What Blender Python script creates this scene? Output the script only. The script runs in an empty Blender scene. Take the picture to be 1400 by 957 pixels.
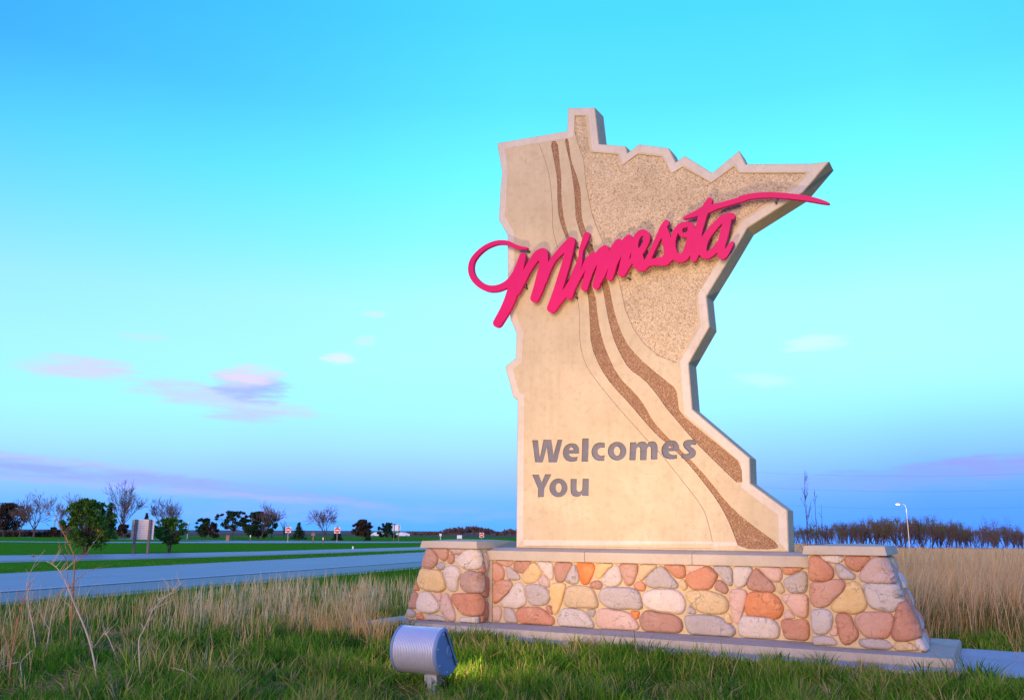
import bpy, bmesh, math, random
import numpy as np
from mathutils import Vector, Matrix, noise, geometry

sc = bpy.context.scene
COL = sc.collection
# ------------------------------------------------------------------ camera
F, PITCH, ROLL, CH = 1185.0, 0.2049, -0.0053, 1.6415      # focal length in photo pixels (1400 wide), radians, radians, metres
CX, CY = 700.0, 478.5
_R = np.array([1., 0, 0]); _U = np.array([0, -math.sin(PITCH), math.cos(PITCH)]); _Fw = np.array([0, math.cos(PITCH), math.sin(PITCH)])
_ex = math.cos(ROLL)*_R - math.sin(ROLL)*_U
_ey = math.sin(ROLL)*_R + math.cos(ROLL)*_U
cam_d = bpy.data.cameras.new("camera"); cam = bpy.data.objects.new("camera", cam_d); COL.objects.link(cam)
cam_d.sensor_fit = 'HORIZONTAL'; cam_d.sensor_width = 36; cam_d.lens = F/1400*36
cam_d.clip_start = 0.1; cam_d.clip_end = 9000
cam.matrix_world = Matrix(((_ex[0], _ey[0], -_Fw[0], 0), (_ex[1], _ey[1], -_Fw[1], 0), (_ex[2], _ey[2], -_Fw[2], CH), (0, 0, 0, 1)))
sc.camera = cam
CAM = np.array([0, 0, CH])
def ray(px, py):
    return _ex*((px-CX)/F) + _ey*((CY-py)/F) + _Fw
def az_el(px, py):
    d = ray(px, py); d = d/np.linalg.norm(d)
    return math.atan2(d[0], d[1]), math.asin(d[2])
# ------------------------------------------------------------------ view
vs = sc.view_settings; vs.view_transform = 'Standard'; vs.look = 'None'; vs.exposure = 0.0; vs.gamma = 1.0; vs.use_curve_mapping = False
# ------------------------------------------------------------------ node helper
def lin(c):
    return tuple(((x/255)/12.92 if x/255 <= .04045 else ((x/255+.055)/1.055)**2.4) for x in c)
class NT:
    def __init__(s, tree): s.t = tree; s.n = tree.nodes; s.l = tree.links
    def new(s, typ, **kw):
        nd = s.n.new(typ)
        for k, v in kw.items():
            if k in nd.inputs: s.put(nd.inputs[k], v)
            else: setattr(nd, k, v)
        return nd
    def put(s, sock, v):
        if isinstance(v, bpy.types.NodeSocket): s.l.new(v, sock)
        elif isinstance(v, bpy.types.Node): s.l.new(v.outputs[0], sock)
        else:
            if sock.type == 'RGBA' and len(v) == 3: v = (*v, 1)
            sock.default_value = v
    def math(s, op, a, b=None, c=None, clamp=False):
        nd = s.n.new('ShaderNodeMath'); nd.operation = op; nd.use_clamp = clamp
        for i, v in enumerate((a, b, c)):
            if v is not None: s.put(nd.inputs[i], v)
        return nd.outputs[0]
    def mix(s, f, a, b, blend='MIX'):
        nd = s.n.new('ShaderNodeMix'); nd.data_type = 'RGBA'; nd.blend_type = blend
        s.put(nd.inputs[0], f); s.put(nd.inputs[6], a); s.put(nd.inputs[7], b)
        return nd.outputs[2]
    def ramp(s, f, stops, interp='LINEAR'):
        nd = s.n.new('ShaderNodeValToRGB'); cr = nd.color_ramp; cr.interpolation = interp
        while len(cr.elements) < len(stops): cr.elements.new(0.5)
        for e, (p, c) in zip(cr.elements, stops):
            e.position = p; e.color = (*c, 1) if len(c) == 3 else c
        s.put(nd.inputs[0], f); return nd.outputs[0]
    def noise(s, vec, scale, detail=4, rough=.55, dist=0):
        nd = s.n.new('ShaderNodeTexNoise'); s.put(nd.inputs['Vector'], vec)
        nd.inputs['Scale'].default_value = scale; nd.inputs['Detail'].default_value = detail
        nd.inputs['Roughness'].default_value = rough; nd.inputs['Distortion'].default_value = dist
        return nd.outputs[0]
# ------------------------------------------------------------------ world: clear dusk sky, thin pink clouds
world = bpy.data.worlds.new("World"); sc.world = world; world.use_nodes = True
w = NT(world.node_tree); w.n.clear()
tc = w.new('ShaderNodeTexCoord'); nrm = w.new('ShaderNodeVectorMath', operation='NORMALIZE'); w.put(nrm.inputs[0], tc.outputs['Generated'])
sep = w.new('ShaderNodeSeparateXYZ'); w.put(sep.inputs[0], nrm.outputs[0])
EL = w.math('ARCSINE', sep.outputs[2]); AZ = w.math('ARCTAN2', sep.outputs[0], sep.outputs[1])
SUN_EL, SUN_AZ = math.radians(1.5), math.radians(-156)
sky = w.new('ShaderNodeTexSky'); sky.sky_type = 'NISHITA'; sky.sun_disc = False
sky.sun_elevation = SUN_EL; sky.sun_rotation = SUN_AZ; sky.air_density = 1.0; sky.ozone_density = 3.0
wn = w.noise(nrm.outputs[0], 2.2, 3, .5)
el_w = w.math('ADD', EL, w.math('MULTIPLY', w.math('SUBTRACT', wn, .5), .05))
t_el = w.math('DIVIDE', el_w, 1.0, clamp=True)            # 0 at the horizon, 1 at about 57 degrees and above
def st(r, g, b): l = lin((r, g, b)); return (l[0]/1.2, l[1]/1.27*(1.12 if g >= 250 else 1), l[2])
base = w.ramp(t_el, [(p_, st(*c_)) for p_, c_ in ((0, (100, 190, 255)), (.027, (124, 198, 254)), (.055, (164, 214, 254)), (.085, (174, 240, 254)), (.13, (178, 252, 255)), (.19, (186, 255, 255)), (.256, (184, 255, 255)),
                     (.33, (150, 255, 255)), (.40, (120, 252, 255)), (.48, (98, 241, 255)), (.57, (82, 228, 255)), (.75, (74, 214, 255)), (1.0, (68, 204, 255)))])
# the sky deepens away from the pale patch of afterglow ahead
azd = w.math('ABSOLUTE', w.math('SUBTRACT', AZ, .22))
side = w.math('MULTIPLY', w.math('DIVIDE', w.math('SUBTRACT', azd, .22), .8, clamp=True), w.math('MULTIPLY', w.math('SUBTRACT', EL, .10), 2.6, clamp=True))
base = w.mix(w.math('MULTIPLY', side, .85), base, st(44, 140, 255))
lowr = w.math('MULTIPLY', w.math('DIVIDE', w.math('SUBTRACT', AZ, .10), .35, clamp=True), w.math('SUBTRACT', 1.0, w.math('DIVIDE', EL, .16, clamp=True)))
base = w.mix(w.math('MULTIPLY', lowr, .85), base, st(86, 165, 255))
sk = w.mix(1.0, sky.outputs[0], (.10, .10, .10), 'MULTIPLY')
base = w.mix(.06, base, sk)
cn1 = w.noise(nrm.outputs[0], 16, 6, .6); 
mp = w.new('ShaderNodeMapping'); mp.inputs['Scale'].default_value = (1, 1, 7); w.put(mp.inputs[0], nrm.outputs[0])
cn2 = w.noise(mp.outputs[0], 22, 7, .62)
def cloud(px, py, wpx, hpx, slope, col, dens, seed=0):
    global base
    a0, e0 = az_el(px, py)
    da = w.math('SUBTRACT', AZ, a0); de = w.math('SUBTRACT', EL, e0)
    de = w.math('SUBTRACT', de, w.math('MULTIPLY', da, slope))
    x = w.math('DIVIDE', da, wpx/F/2); y = w.math('DIVIDE', de, hpx/F/2)
    r2 = w.math('ADD', w.math('MULTIPLY', x, x), w.math('MULTIPLY', y, y))
    m = w.math('SUBTRACT', 1.0, r2, clamp=True)
    k = w.math('ADD', m, w.math('MULTIPLY', w.math('SUBTRACT', cn2, .5), 2.2))
    k = w.math('MULTIPLY', w.math('MULTIPLY', w.math('SUBTRACT', k, .30), 1.4, clamp=True), w.math('MULTIPLY', m, 2.0, clamp=True))
    base = w.mix(w.math('MULTIPLY', k, dens), base, st(*col))
cloud(120, 650, 1000, 36, -.085, (158, 186, 246), 1.0)
cloud(30, 626, 420, 16, -.07, (190, 196, 252), .6)
cloud(250, 672, 700, 14, -.06, (176, 196, 252), .6)
cloud(108, 503, 190, 40, .0, (214, 224, 253), .95)
cloud(300, 545, 330, 52, -.12, (206, 220, 252), .85)
cloud(345, 528, 150, 58, -.10, (172, 196, 247), .95)
cloud(335, 514, 130, 40, .06, (234, 226, 252), .95)
cloud(330, 568, 160, 26, -.05, (196, 214, 252), .7)
cloud(461, 490, 60, 22, .03, (236, 244, 255), .9)
cloud(512, 430, 50, 12, .03, (214, 244, 255), .7)
cloud(500, 465, 40, 20, .1, (214, 244, 255), .6)
cloud(195, 460, 90, 16, .03, (196, 240, 255), .6)
cloud(1112, 469, 120, 34, .03, (220, 252, 255), .7)
cloud(1040, 520, 110, 24, -.08, (214, 252, 255), .6)
cloud(1335, 638, 260, 36, .05, (158, 166, 255), .8)
cloud(1220, 655, 420, 40, .03, (140, 178, 255), .6)
cloud(470, 700, 700, 40, .0, (140, 190, 252), .6)
base = w.mix(1.0, base, (1.0, 1.06, 1.25), 'MULTIPLY')      # the blue of dusk runs far past what the film can hold
bg = w.new('ShaderNodeBackground', Color=base, Strength=1.2)
wo = w.new('ShaderNodeOutputWorld'); w.put(wo.inputs[0], bg.outputs[0])
# ------------------------------------------------------------------ sun: just gone, a broad weak warm glow behind the camera
sd = bpy.data.lights.new("sun", 'SUN'); sd.energy = 3.2; sd.angle = math.radians(30); sd.color = (1, .64, .46)
sun = bpy.data.objects.new("sun", sd); COL.objects.link(sun)
sv = Vector((math.sin(SUN_AZ)*math.cos(math.radians(13)), math.cos(SUN_AZ)*math.cos(math.radians(13)), math.sin(math.radians(13))))
sun.rotation_euler = sv.to_track_quat('Z', 'Y').to_euler()

# ================================================================== helpers
def tag(o, label=None, cat=None, group=None, kind=None):
    if label: o['label'] = label
    if cat: o['category'] = cat
    if group: o['group'] = group
    if kind: o['kind'] = kind
    return o
def empty(name, loc=(0, 0, 0), rz=0, parent=None):
    o = bpy.data.objects.new(name, None); o.empty_display_size = .2
    COL.objects.link(o); o.location = loc; o.rotation_euler = (0, 0, rz)
    if parent: o.parent = parent
    return o
def mesh_obj(name, V, Fc, mat, parent=None, smooth=False):
    me = bpy.data.meshes.new(name); me.from_pydata([tuple(map(float, v)) for v in V], [], [tuple(map(int, f)) for f in Fc]); me.update()
    return link_mesh(name, me, mat, parent, smooth)
def link_mesh(name, me, mat, parent=None, smooth=False):
    if mat: me.materials.append(mat)
    if smooth: me.polygons.foreach_set('use_smooth', np.ones(len(me.polygons), bool))
    o = bpy.data.objects.new(name, me); COL.objects.link(o)
    if parent: o.parent = parent
    return o
def bm_obj(name, bm, mat, parent=None, smooth=False):
    me = bpy.data.meshes.new(name); bmesh.ops.recalc_face_normals(bm, faces=bm.faces); bm.to_mesh(me); bm.free()
    return link_mesh(name, me, mat, parent, smooth)
def box(bm, x0, x1, y0, y1, z0, z1, bev=0):
    r = bmesh.ops.create_cube(bm, size=1)['verts']
    for v in r: v.co = Vector((x0+(v.co.x+.5)*(x1-x0), y0+(v.co.y+.5)*(y1-y0), z0+(v.co.z+.5)*(z1-z0)))
    if bev:
        es = list({e for v in r for e in v.link_edges})
        bmesh.ops.bevel(bm, geom=es, offset=bev, segments=2, affect='EDGES')
    return r
def hexa(bm, P, bev=0):
    """P: 4 bottom corners then 4 top corners"""
    vs_ = [bm.verts.new(p) for p in P]
    fs = [(3, 2, 1, 0), (4, 5, 6, 7), (0, 1, 5, 4), (1, 2, 6, 5), (2, 3, 7, 6), (3, 0, 4, 7)]
    faces = [bm.faces.new([vs_[i] for i in f]) for f in fs]
    if bev:
        bmesh.ops.bevel(bm, geom=list({e for f in faces for e in f.edges}), offset=bev, segments=2, affect='EDGES')
def frame(d):
    d = d.normalized(); a = Vector((0, 0, 1)) if abs(d.z) < .9 else Vector((1, 0, 0))
    x = d.cross(a).normalized(); return x, d.cross(x)
def tube(V, Fc, p0, p1, r0, r1, n=4, cap=False):
    p0, p1 = Vector(p0), Vector(p1); d = p1-p0
    if d.length < 1e-6: return
    x, y = frame(d); b = len(V)
    for p, r in ((p0, r0), (p1, r1)):
        for i in range(n):
            a = 2*math.pi*i/n; V.append(p+x*(r*math.cos(a))+y*(r*math.sin(a)))
    for i in range(n):
        j = (i+1) % n; Fc.append((b+i, b+j, b+n+j, b+n+i))
    if cap:
        Fc.append(tuple(b+n+i for i in range(n))); Fc.append(tuple(b+n-1-i for i in range(n)))
def polytube(V, Fc, pts, rs, n=5):
    for i in range(len(pts)-1): tube(V, Fc, pts[i], pts[i+1], rs[i], rs[i+1], n, True)
def blade_mesh(name, P, H, W, ang, bend, bang, rnd, mat, parent=None, segs=2):
    """many curved tapered blades as one mesh (P: N x 3 roots)"""
    N = len(P); side = np.stack([np.cos(ang), np.sin(ang), 0*ang], 1); bd = np.stack([np.cos(bang), np.sin(bang), 0*ang], 1)
    up = np.array([0, 0, 1.])
    rows = []
    for k in range(segs):
        t = k/segs
        c = P + up*(H*t*(1-.25*bend*t))[:, None] + bd*(H*bend*t*t)[:, None]
        wd = (W*.5*(1-.45*t))[:, None]
        rows += [c-side*wd, c+side*wd]
    tip = P + up*(H*(1-.25*bend))[:, None] + bd*(H*bend)[:, None]
    nv = 2*segs+1
    V = np.stack(rows+[tip], 1).reshape(-1, 3)
    b = (np.arange(N)*nv)[:, None]
    L = []; sizes = []
    for k in range(segs-1):
        L.append(np.array([2*k, 2*k+1, 2*k+3, 2*k+2])); sizes.append(4)
    L.append(np.array([2*segs-2, 2*segs-1, 2*segs])); sizes.append(3)
    loops = (b+np.concatenate(L)[None, :]).reshape(-1)
    tot = np.tile(np.array(sizes), N); st = np.concatenate([[0], np.cumsum(tot)[:-1]])
    me = bpy.data.meshes.new(name)
    me.vertices.add(len(V)); me.vertices.foreach_set('co', V.astype(np.float32).ravel())
    me.loops.add(len(loops)); me.loops.foreach_set('vertex_index', loops.astype(np.int32))
    me.polygons.add(len(tot)); me.polygons.foreach_set('loop_start', st.astype(np.int32)); me.polygons.foreach_set('loop_total', tot.astype(np.int32))
    at = me.attributes.new('rnd', 'FLOAT', 'POINT'); at.data.foreach_set('value', np.repeat(rnd, nv).astype(np.float32))
    at = me.attributes.new('along', 'FLOAT', 'POINT'); at.data.foreach_set('value', np.tile(np.array([k/segs for k in range(segs) for _ in (0, 1)]+[1.]), N).astype(np.float32))
    me.update(calc_edges=True)
    return link_mesh(name, me, mat, parent)
# ================================================================== materials
MATS = {}
def mat(name, build):
    if name in MATS: return MATS[name]
    m = bpy.data.materials.new(name); m.use_nodes = True; t = NT(m.node_tree); t.n.clear()
    b = t.new('ShaderNodeBsdfPrincipled'); o = t.new('ShaderNodeOutputMaterial'); t.put(o.inputs[0], b.outputs[0])
    b.inputs['Roughness'].default_value = .85; b.inputs['Specular IOR Level'].default_value = .25
    build(t, b); MATS[name] = m; return m
def obj_co(t): return t.new('ShaderNodeTexCoord').outputs['Object']
def bump(t, b, h, strength=.4, dist=.02):
    n = t.new('ShaderNodeBump'); n.inputs['Strength'].default_value = strength; n.inputs['Distance'].default_value = dist
    t.put(n.inputs['Height'], h); t.put(b.inputs['Normal'], n.outputs[0])
def plain(name, col, rough=.6, spec=.3, var=.12, metal=0, scale=8):
    def f(t, b):
        co = obj_co(t); n = t.noise(co, scale, 4)
        t.put(b.inputs['Base Color'], t.mix(t.math('MULTIPLY', n, 1.0), tuple(c*(1-var*1.5) for c in col), tuple(min(1, c*(1+var)) for c in col)))
        b.inputs['Roughness'].default_value = rough; b.inputs['Specular IOR Level'].default_value = spec; b.inputs['Metallic'].default_value = metal
    return mat(name, f)
def concrete(name, c1, c2, stain=.5, streak=True, pits=True, sc_=1.0):
    def f(t, b):
        co = obj_co(t)
        n1 = t.noise(co, 1.3*sc_, 5, .6, .4); n2 = t.noise(co, 9*sc_, 6, .65); n3 = t.noise(co, 120, 3, .6)
        col = t.mix(t.ramp(n1, [(.32, (0, 0, 0)), (.68, (1, 1, 1))]), c1, c2)
        col = t.mix(t.math('MULTIPLY', t.math('MULTIPLY', t.math('SUBTRACT', n2, .5), 2.4, clamp=True), stain), col, tuple(x*.55 for x in c1))
        if streak:
            mp_ = t.new('ShaderNodeMapping'); mp_.inputs['Scale'].default_value = (5, 5, .35); t.put(mp_.inputs[0], co)
            s_ = t.noise(mp_.outputs[0], 2.2, 5, .6)
            col = t.mix(t.math('MULTIPLY', t.ramp(s_, [(.50, (0, 0, 0)), (.72, (1, 1, 1))]), .36), col, tuple(x*.72 for x in c2))
        # fine hairlines and scuffs
        v = t.new('ShaderNodeTexVoronoi'); v.feature = 'DISTANCE_TO_EDGE'; v.inputs['Scale'].default_value = 1.7
        wv = t.new('ShaderNodeVectorMath', operation='ADD'); t.put(wv.inputs[0], co)
        nn = t.new('ShaderNodeTexNoise'); nn.inputs['Scale'].default_value = 3; nn.inputs['Detail'].default_value = 6; t.put(nn.inputs['Vector'], co); t.put(wv.inputs[1], nn.outputs['Color']); t.put(v.inputs['Vector'], wv.outputs[0])
        crack = t.math('MULTIPLY', t.ramp(v.outputs['Distance'], [(0, (1, 1, 1)), (.006, (0, 0, 0))]), t.ramp(n1, [(.5, (0, 0, 0)), (.62, (1, 1, 1))]))
        col = t.mix(t.math('MULTIPLY', crack, .6), col, tuple(x*.45 for x in c1))
        col = t.mix(t.math('MULTIPLY', t.math('SUBTRACT', n3, .5), .5), col, tuple(min(1, x*1.25) for x in c2))
        t.put(b.inputs['Base Color'], col); b.inputs['Roughness'].default_value = .9
        h = t.math('ADD', t.math('MULTIPLY', n2, .5), t.math('MULTIPLY', n3, .35))
        if pits:
            vp_ = t.new('ShaderNodeTexVoronoi'); vp_.inputs['Scale'].default_value = 26; t.put(vp_.inputs['Vector'], co)
            h = t.math('SUBTRACT', h, t.ramp(vp_.outputs['Distance'], [(.0, (1, 1, 1)), (.10, (0, 0, 0))]))
        bump(t, b, h, .35, .012)
    return mat(name, f)
M_panel = concrete('panel_concrete', (.47, .365, .225), (.56, .445, .285), .6)
M_cap = concrete('cap_concrete', (.42, .34, .245), (.50, .41, .31), .4, False)
M_slab = concrete('slab_concrete', (.36, .30, .23), (.46, .39, .31), .8)
M_pad = concrete('pad_concrete', (.31, .30, .32), (.39, .38, .40), .5, False)
M_mortar = concrete('mortar', (.47, .36, .21), (.56, .44, .27), .4, False, sc_=3)
def aggregate(name, cols, scale, depth):
    def f(t, b):
        co = obj_co(t); v = t.new('ShaderNodeTexVoronoi'); v.inputs['Scale'].default_value = scale; t.put(v.inputs['Vector'], co)
        sepc = t.new('ShaderNodeSeparateColor'); t.put(sepc.inputs[0], v.outputs['Color'])
        col = t.ramp(sepc.outputs[0], cols)
        n1 = t.noise(co, 2.0, 5, .6); col = t.mix(t.math('MULTIPLY', t.ramp(n1, [(.45, (0, 0, 0)), (.75, (1, 1, 1))]), .3), col, tuple(x*.6 for x in cols[0][1]))
        n2 = t.noise(co, scale*2.5, 3)
        t.put(b.inputs['Base Color'], col); b.inputs['Roughness'].default_value = .9
        bump(t, b, t.math('ADD', t.math('MULTIPLY', v.outputs['Distance'], -1.0), t.math('MULTIPLY', n2, .4)), .9, depth)
    return mat(name, f)
M_rough = aggregate('split_aggregate', [(0, (.34, .23, .135)), (.2, (.53, .39, .235)), (.7, (.63, .48, .30)), (1, (.71, .57, .38))], 56, .014)
M_river = aggregate('exposed_pebbles', [(0, (.20, .095, .045)), (.4, (.29, .155, .08)), (.8, (.35, .20, .11)), (.95, (.43, .28, .17)), (1, (.52, .38, .27))], 85, .007)
M_letter_fill = concrete('engraved_grey', (.125, .12, .145), (.18, .17, .20), .5, False)
def paint(t, b):
    co = obj_co(t); n = t.noise(co, 3, 5); n2 = t.noise(co, 90, 2)
    t.put(b.inputs['Base Color'], t.mix(n, (.52, .006, .095), (.62, .010, .125)))
    b.inputs['Roughness'].default_value = .5; b.inputs['Specular IOR Level'].default_value = .18
    bump(t, b, n2, .06, .004)
M_red = mat('red_sign_paint', paint)
STONE = dict(O=((.50, .18, .085), (.60, .28, .15)), B=((.38, .185, .12), (.47, .255, .175)), P=((.53, .33, .245), (.60, .41, .32)),
             G=((.36, .295, .255), (.45, .38, .335)), W=((.50, .41, .335), (.58, .485, .405)), T=((.55, .375, .185), (.63, .45, .24)))
def stone_mat(k):
    c1, c2 = [tuple(min(.75, x*1.12) for x in c) for c in STONE[k]]
    def f(t, b):
        oc = obj_co(t); oi = t.new('ShaderNodeObjectInfo'); rv = oi.outputs['Random']
        ad = t.new('ShaderNodeVectorMath', operation='ADD'); t.put(ad.inputs[0], oc)
        cb = t.new('ShaderNodeCombineXYZ'); t.put(cb.inputs[0], t.math('MULTIPLY', rv, 37.0)); t.put(cb.inputs[2], t.math('MULTIPLY', rv, 19.0)); t.put(ad.inputs[1], cb.outputs[0])
        co = ad.outputs[0]
        n1 = t.noise(co, 3.2, 6, .62, .6); n2 = t.noise(co, 26, 6, .7); n3 = t.noise(co, 90, 3, .6)
        col = t.mix(t.ramp(n1, [(.3, (0, 0, 0)), (.7, (1, 1, 1))]), c1, c2)
        hs = t.new('ShaderNodeHueSaturation'); t.put(hs.inputs['Color'], col); t.put(hs.inputs['Value'], t.math('ADD', .86, t.math('MULTIPLY', rv, .28))); t.put(hs.inputs['Saturation'], t.math('ADD', .9, t.math('MULTIPLY', rv, .25)))
        col = hs.outputs[0]
        col = t.mix(t.math('MULTIPLY', t.ramp(n2, [(.54, (0, 0, 0)), (.70, (1, 1, 1))]), .42), col, tuple(x*.55 for x in c1))
        col = t.mix(t.math('MULTIPLY', t.ramp(n3, [(.58, (0, 0, 0)), (.66, (1, 1, 1))]), .45), col, tuple(x*.35 for x in c1))
        col = t.mix(t.math('MULTIPLY', t.ramp(t.noise(co, 1.1, 3), [(.5, (0, 0, 0)), (.7, (1, 1, 1))]), .35), col, (.58, .46, .38))
        v = t.new('ShaderNodeTexVoronoi'); v.feature = 'DISTANCE_TO_EDGE'; v.inputs['Scale'].default_value = 2.6
        wv = t.new('ShaderNodeVectorMath', operation='ADD'); t.put(wv.inputs[0], co); nn = t.new('ShaderNodeTexNoise'); nn.inputs['Scale'].default_value = 5; nn.inputs['Detail'].default_value = 5; t.put(nn.inputs['Vector'], co); t.put(wv.inputs[1], nn.outputs['Color']); t.put(v.inputs['Vector'], wv.outputs[0])
        ck = t.math('MULTIPLY', t.ramp(v.outputs['Distance'], [(0, (1, 1, 1)), (.02, (0, 0, 0))]), t.ramp(n1, [(.48, (0, 0, 0)), (.6, (1, 1, 1))]))
        t.put(b.inputs['Base Color'], t.mix(t.math('MULTIPLY', ck, .2), col, tuple(x*.4 for x in c1)))
        b.inputs['Roughness'].default_value = .85
        h = t.math('SUBTRACT', t.math('ADD', t.math('MULTIPLY', n1, .8), t.math('ADD', t.math('MULTIPLY', n2, .5), t.math('MULTIPLY', n3, .12))), t.math('MULTIPLY', ck, .25))
        bump(t, b, h, 1.0, .04)
    return mat('stone_'+k, f)
def grass_mat(name, stops, rough=.7, root=.75):
    def f(t, b):
        a = t.new('ShaderNodeAttribute'); a.attribute_name = 'rnd'
        al = t.new('ShaderNodeAttribute'); al.attribute_name = 'along'
        col = t.ramp(a.outputs['Fac'], stops)
        t.put(b.inputs['Base Color'], col); b.inputs['Roughness'].default_value = rough; b.inputs['Specular IOR Level'].default_value = .03
        tr = t.new('ShaderNodeBsdfTranslucent'); t.put(tr.inputs['Color'], col)
        mx = t.new('ShaderNodeMixShader'); mx.inputs[0].default_value = .4; t.put(mx.inputs[1], b.outputs[0]); t.put(mx.inputs[2], tr.outputs[0])
        out = [n for n in t.n if n.type == 'OUTPUT_MATERIAL'][0]; t.put(out.inputs[0], mx.outputs[0])
    return mat(name, f)
M_lawn = grass_mat('green_blades', [(0, (.026, .095, .010)), (.4, (.075, .195, .014)), (.75, (.155, .285, .020)), (.9, (.26, .31, .04)), (.935, (.36, .26, .10)), (1, (.50, .36, .17))])
M_dry = grass_mat('dry_blades', [(0, (.38, .19, .05)), (.3, (.56, .33, .11)), (.7, (.68, .48, .24)), (1, (.78, .62, .42))])
M_field = grass_mat('field_blades', [(0, (.06, .12, .02)), (.22, (.17, .16, .035)), (.4, (.50, .25, .095)), (.7, (.68, .38, .16)), (1, (.80, .55, .31))])
M_leaf = grass_mat('spring_leaves', [(0, (.04, .095, .014)), (.5, (.085, .18, .022)), (1, (.16, .27, .04))])
M_needle = grass_mat('conifer_needles', [(0, (.02, .046, .024)), (.6, (.042, .08, .032)), (1, (.08, .12, .045))])
M_redneedle = grass_mat('reddish_needles', [(0, (.05, .032, .024)), (.6, (.09, .054, .036)), (1, (.13, .085, .05))])
M_bark = plain('bark', (.105, .072, .058), .9, .1, .25)
M_twig = plain('twigs', (.135, .09, .08), .9, .1, .25)
M_weed = plain('dried_weed_stalk', (.42, .19, .08), .8, .15, .3, scale=14)
M_palew = plain('bleached_stalk', (.55, .40, .27), .8, .15, .25, scale=14)
M_galv = plain('galvanised_steel', (.42, .43, .45), .45, .5, .1, .6)
M_wood = plain('weathered_post', (.20, .15, .12), .85, .2, .2)
M_white = plain('white_paint', (.78, .76, .75), .5, .4, .08)
M_signred = plain('sign_red', (.62, .03, .03), .45, .4, .06)
M_signgreen = plain('sign_green', (.03, .20, .10), .45, .4, .06)
M_black = plain('black_rubber', (.03, .03, .035), .7, .3, .1)
M_carpaint = plain('car_paint_white', (.75, .76, .78), .25, .5, .04)
M_glass = plain('dark_glass', (.03, .04, .05), .1, .6, .05)
M_brown = plain('brown_box_paint', (.30, .17, .08), .7, .3, .15)
def flood(t, b):
    b.inputs['Base Color'].default_value = (.72, .70, .74, 1); b.inputs['Metallic'].default_value = .55; b.inputs['Roughness'].default_value = .38
    n = t.noise(obj_co(t), 6, 5); t.put(b.inputs['Roughness'], t.math('ADD', .28, t.math('MULTIPLY', n, .25)))
M_flood = mat('brushed_aluminium', flood)
M_floodcap = plain('grey_lamp_enamel', (.14, .22, .36), .5, .4, .08)
def emit(name, col, s):
    def f(t, b):
        b.inputs['Emission Color'].default_value = (*col, 1); b.inputs['Emission Strength'].default_value = s; b.inputs['Base Color'].default_value = (*col, 1)
    return mat(name, f)
M_lens = emit('lit_lamp_glass', (1, .72, .34), 95.0)
M_lamp = emit('lit_street_lamp', (1, .9, .78), 5.0)
# ================================================================== ground
def sstep(a, b, x):
    t = np.clip((x-a)/(b-a), 0, 1); return t*t*(3-2*t)
def ground_h(x, y):
    x = np.asarray(x, float); y = np.asarray(y, float); r = np.hypot(x, y)
    wr = sstep(.10, .42, x/np.maximum(np.abs(y), 1)) * (y > 0)
    h = -.03 - wr*(.0128*np.clip(r-24, 0, 1e9)+.012*np.clip(r-262, 0, 1e9)) - (1-wr)*.0058*np.clip(r-170, 0, 1e9)*np.exp(-r/4000)
    near = sstep(20, 8, r)
    return h + near*.02*(np.sin(x*2.3+y*1.1)*np.sin(y*1.9-x*.7))
def ground_pt(px, py, dz=0.0):
    d = ray(px, py); t = 5.0; prev = None
    if d[2] >= 0: return None
    for _ in range(60):
        p = CAM+d*t; zz = float(ground_h(p[0], p[1]))+dz
        t2 = (zz-CH)/d[2]
        if abs(t2-t) < 1e-4: break
        t = .5*t+.5*min(t2, 4000)
    p = CAM+d*t; return Vector(p)
def plane_pt(px, py, Y):
    d = ray(px, py); return Vector(CAM+d*(Y/d[1]))
def mpx(Y):  # metres per photo pixel at depth Y
    return Y/F
# ================================================================== the monument frame (u along the wall, v back, z up)
WA, OX, OY = 0.5082, -0.3923, 15.1735
ud = np.array([math.cos(WA), -math.sin(WA), 0]); vd = np.array([math.sin(WA), math.cos(WA), 0]); O0 = np.array([OX, OY, 0])
def to_loc(p):
    q = np.asarray(p)-O0; return np.array([q@ud, q@vd, q[2]])
def to_world(u, v, z): return O0+ud*u+vd*v+np.array([0, 0, z])
CL = to_loc(CAM)
def px_plane(px, py, n, d):      # ray meets local plane n.p = d
    r_ = ray(px, py); r_ = np.array([r_@ud, r_@vd, r_[2]]); n = np.asarray(n, float)
    return CL + r_*((d-n@CL)/(n@r_))
def px_v(px, py, v): return px_plane(px, py, (0, 1, 0), v)

ZS = .1345; US0, US1, VS0, VS1 = -1.84, 7.04, -.772, 1.51
ZC, ZCB = 1.304, 1.1506; VP, VPB = -.367, 1.0477; ZP, ZPB = 1.4548, 1.3377
UL0, UL1, UR0, UR1 = -1.14, -.002, 5.273, 6.334
LB0, LB1, RB0, RB1 = -1.5236, -.02, 5.292, 6.73
PV, PB = .24, .66
WASH = .046      # rise of the sloping cap top
WALLF = .075     # mortar plane of the low wall
PILF = -.295     # mortar plane of the pillars

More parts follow.
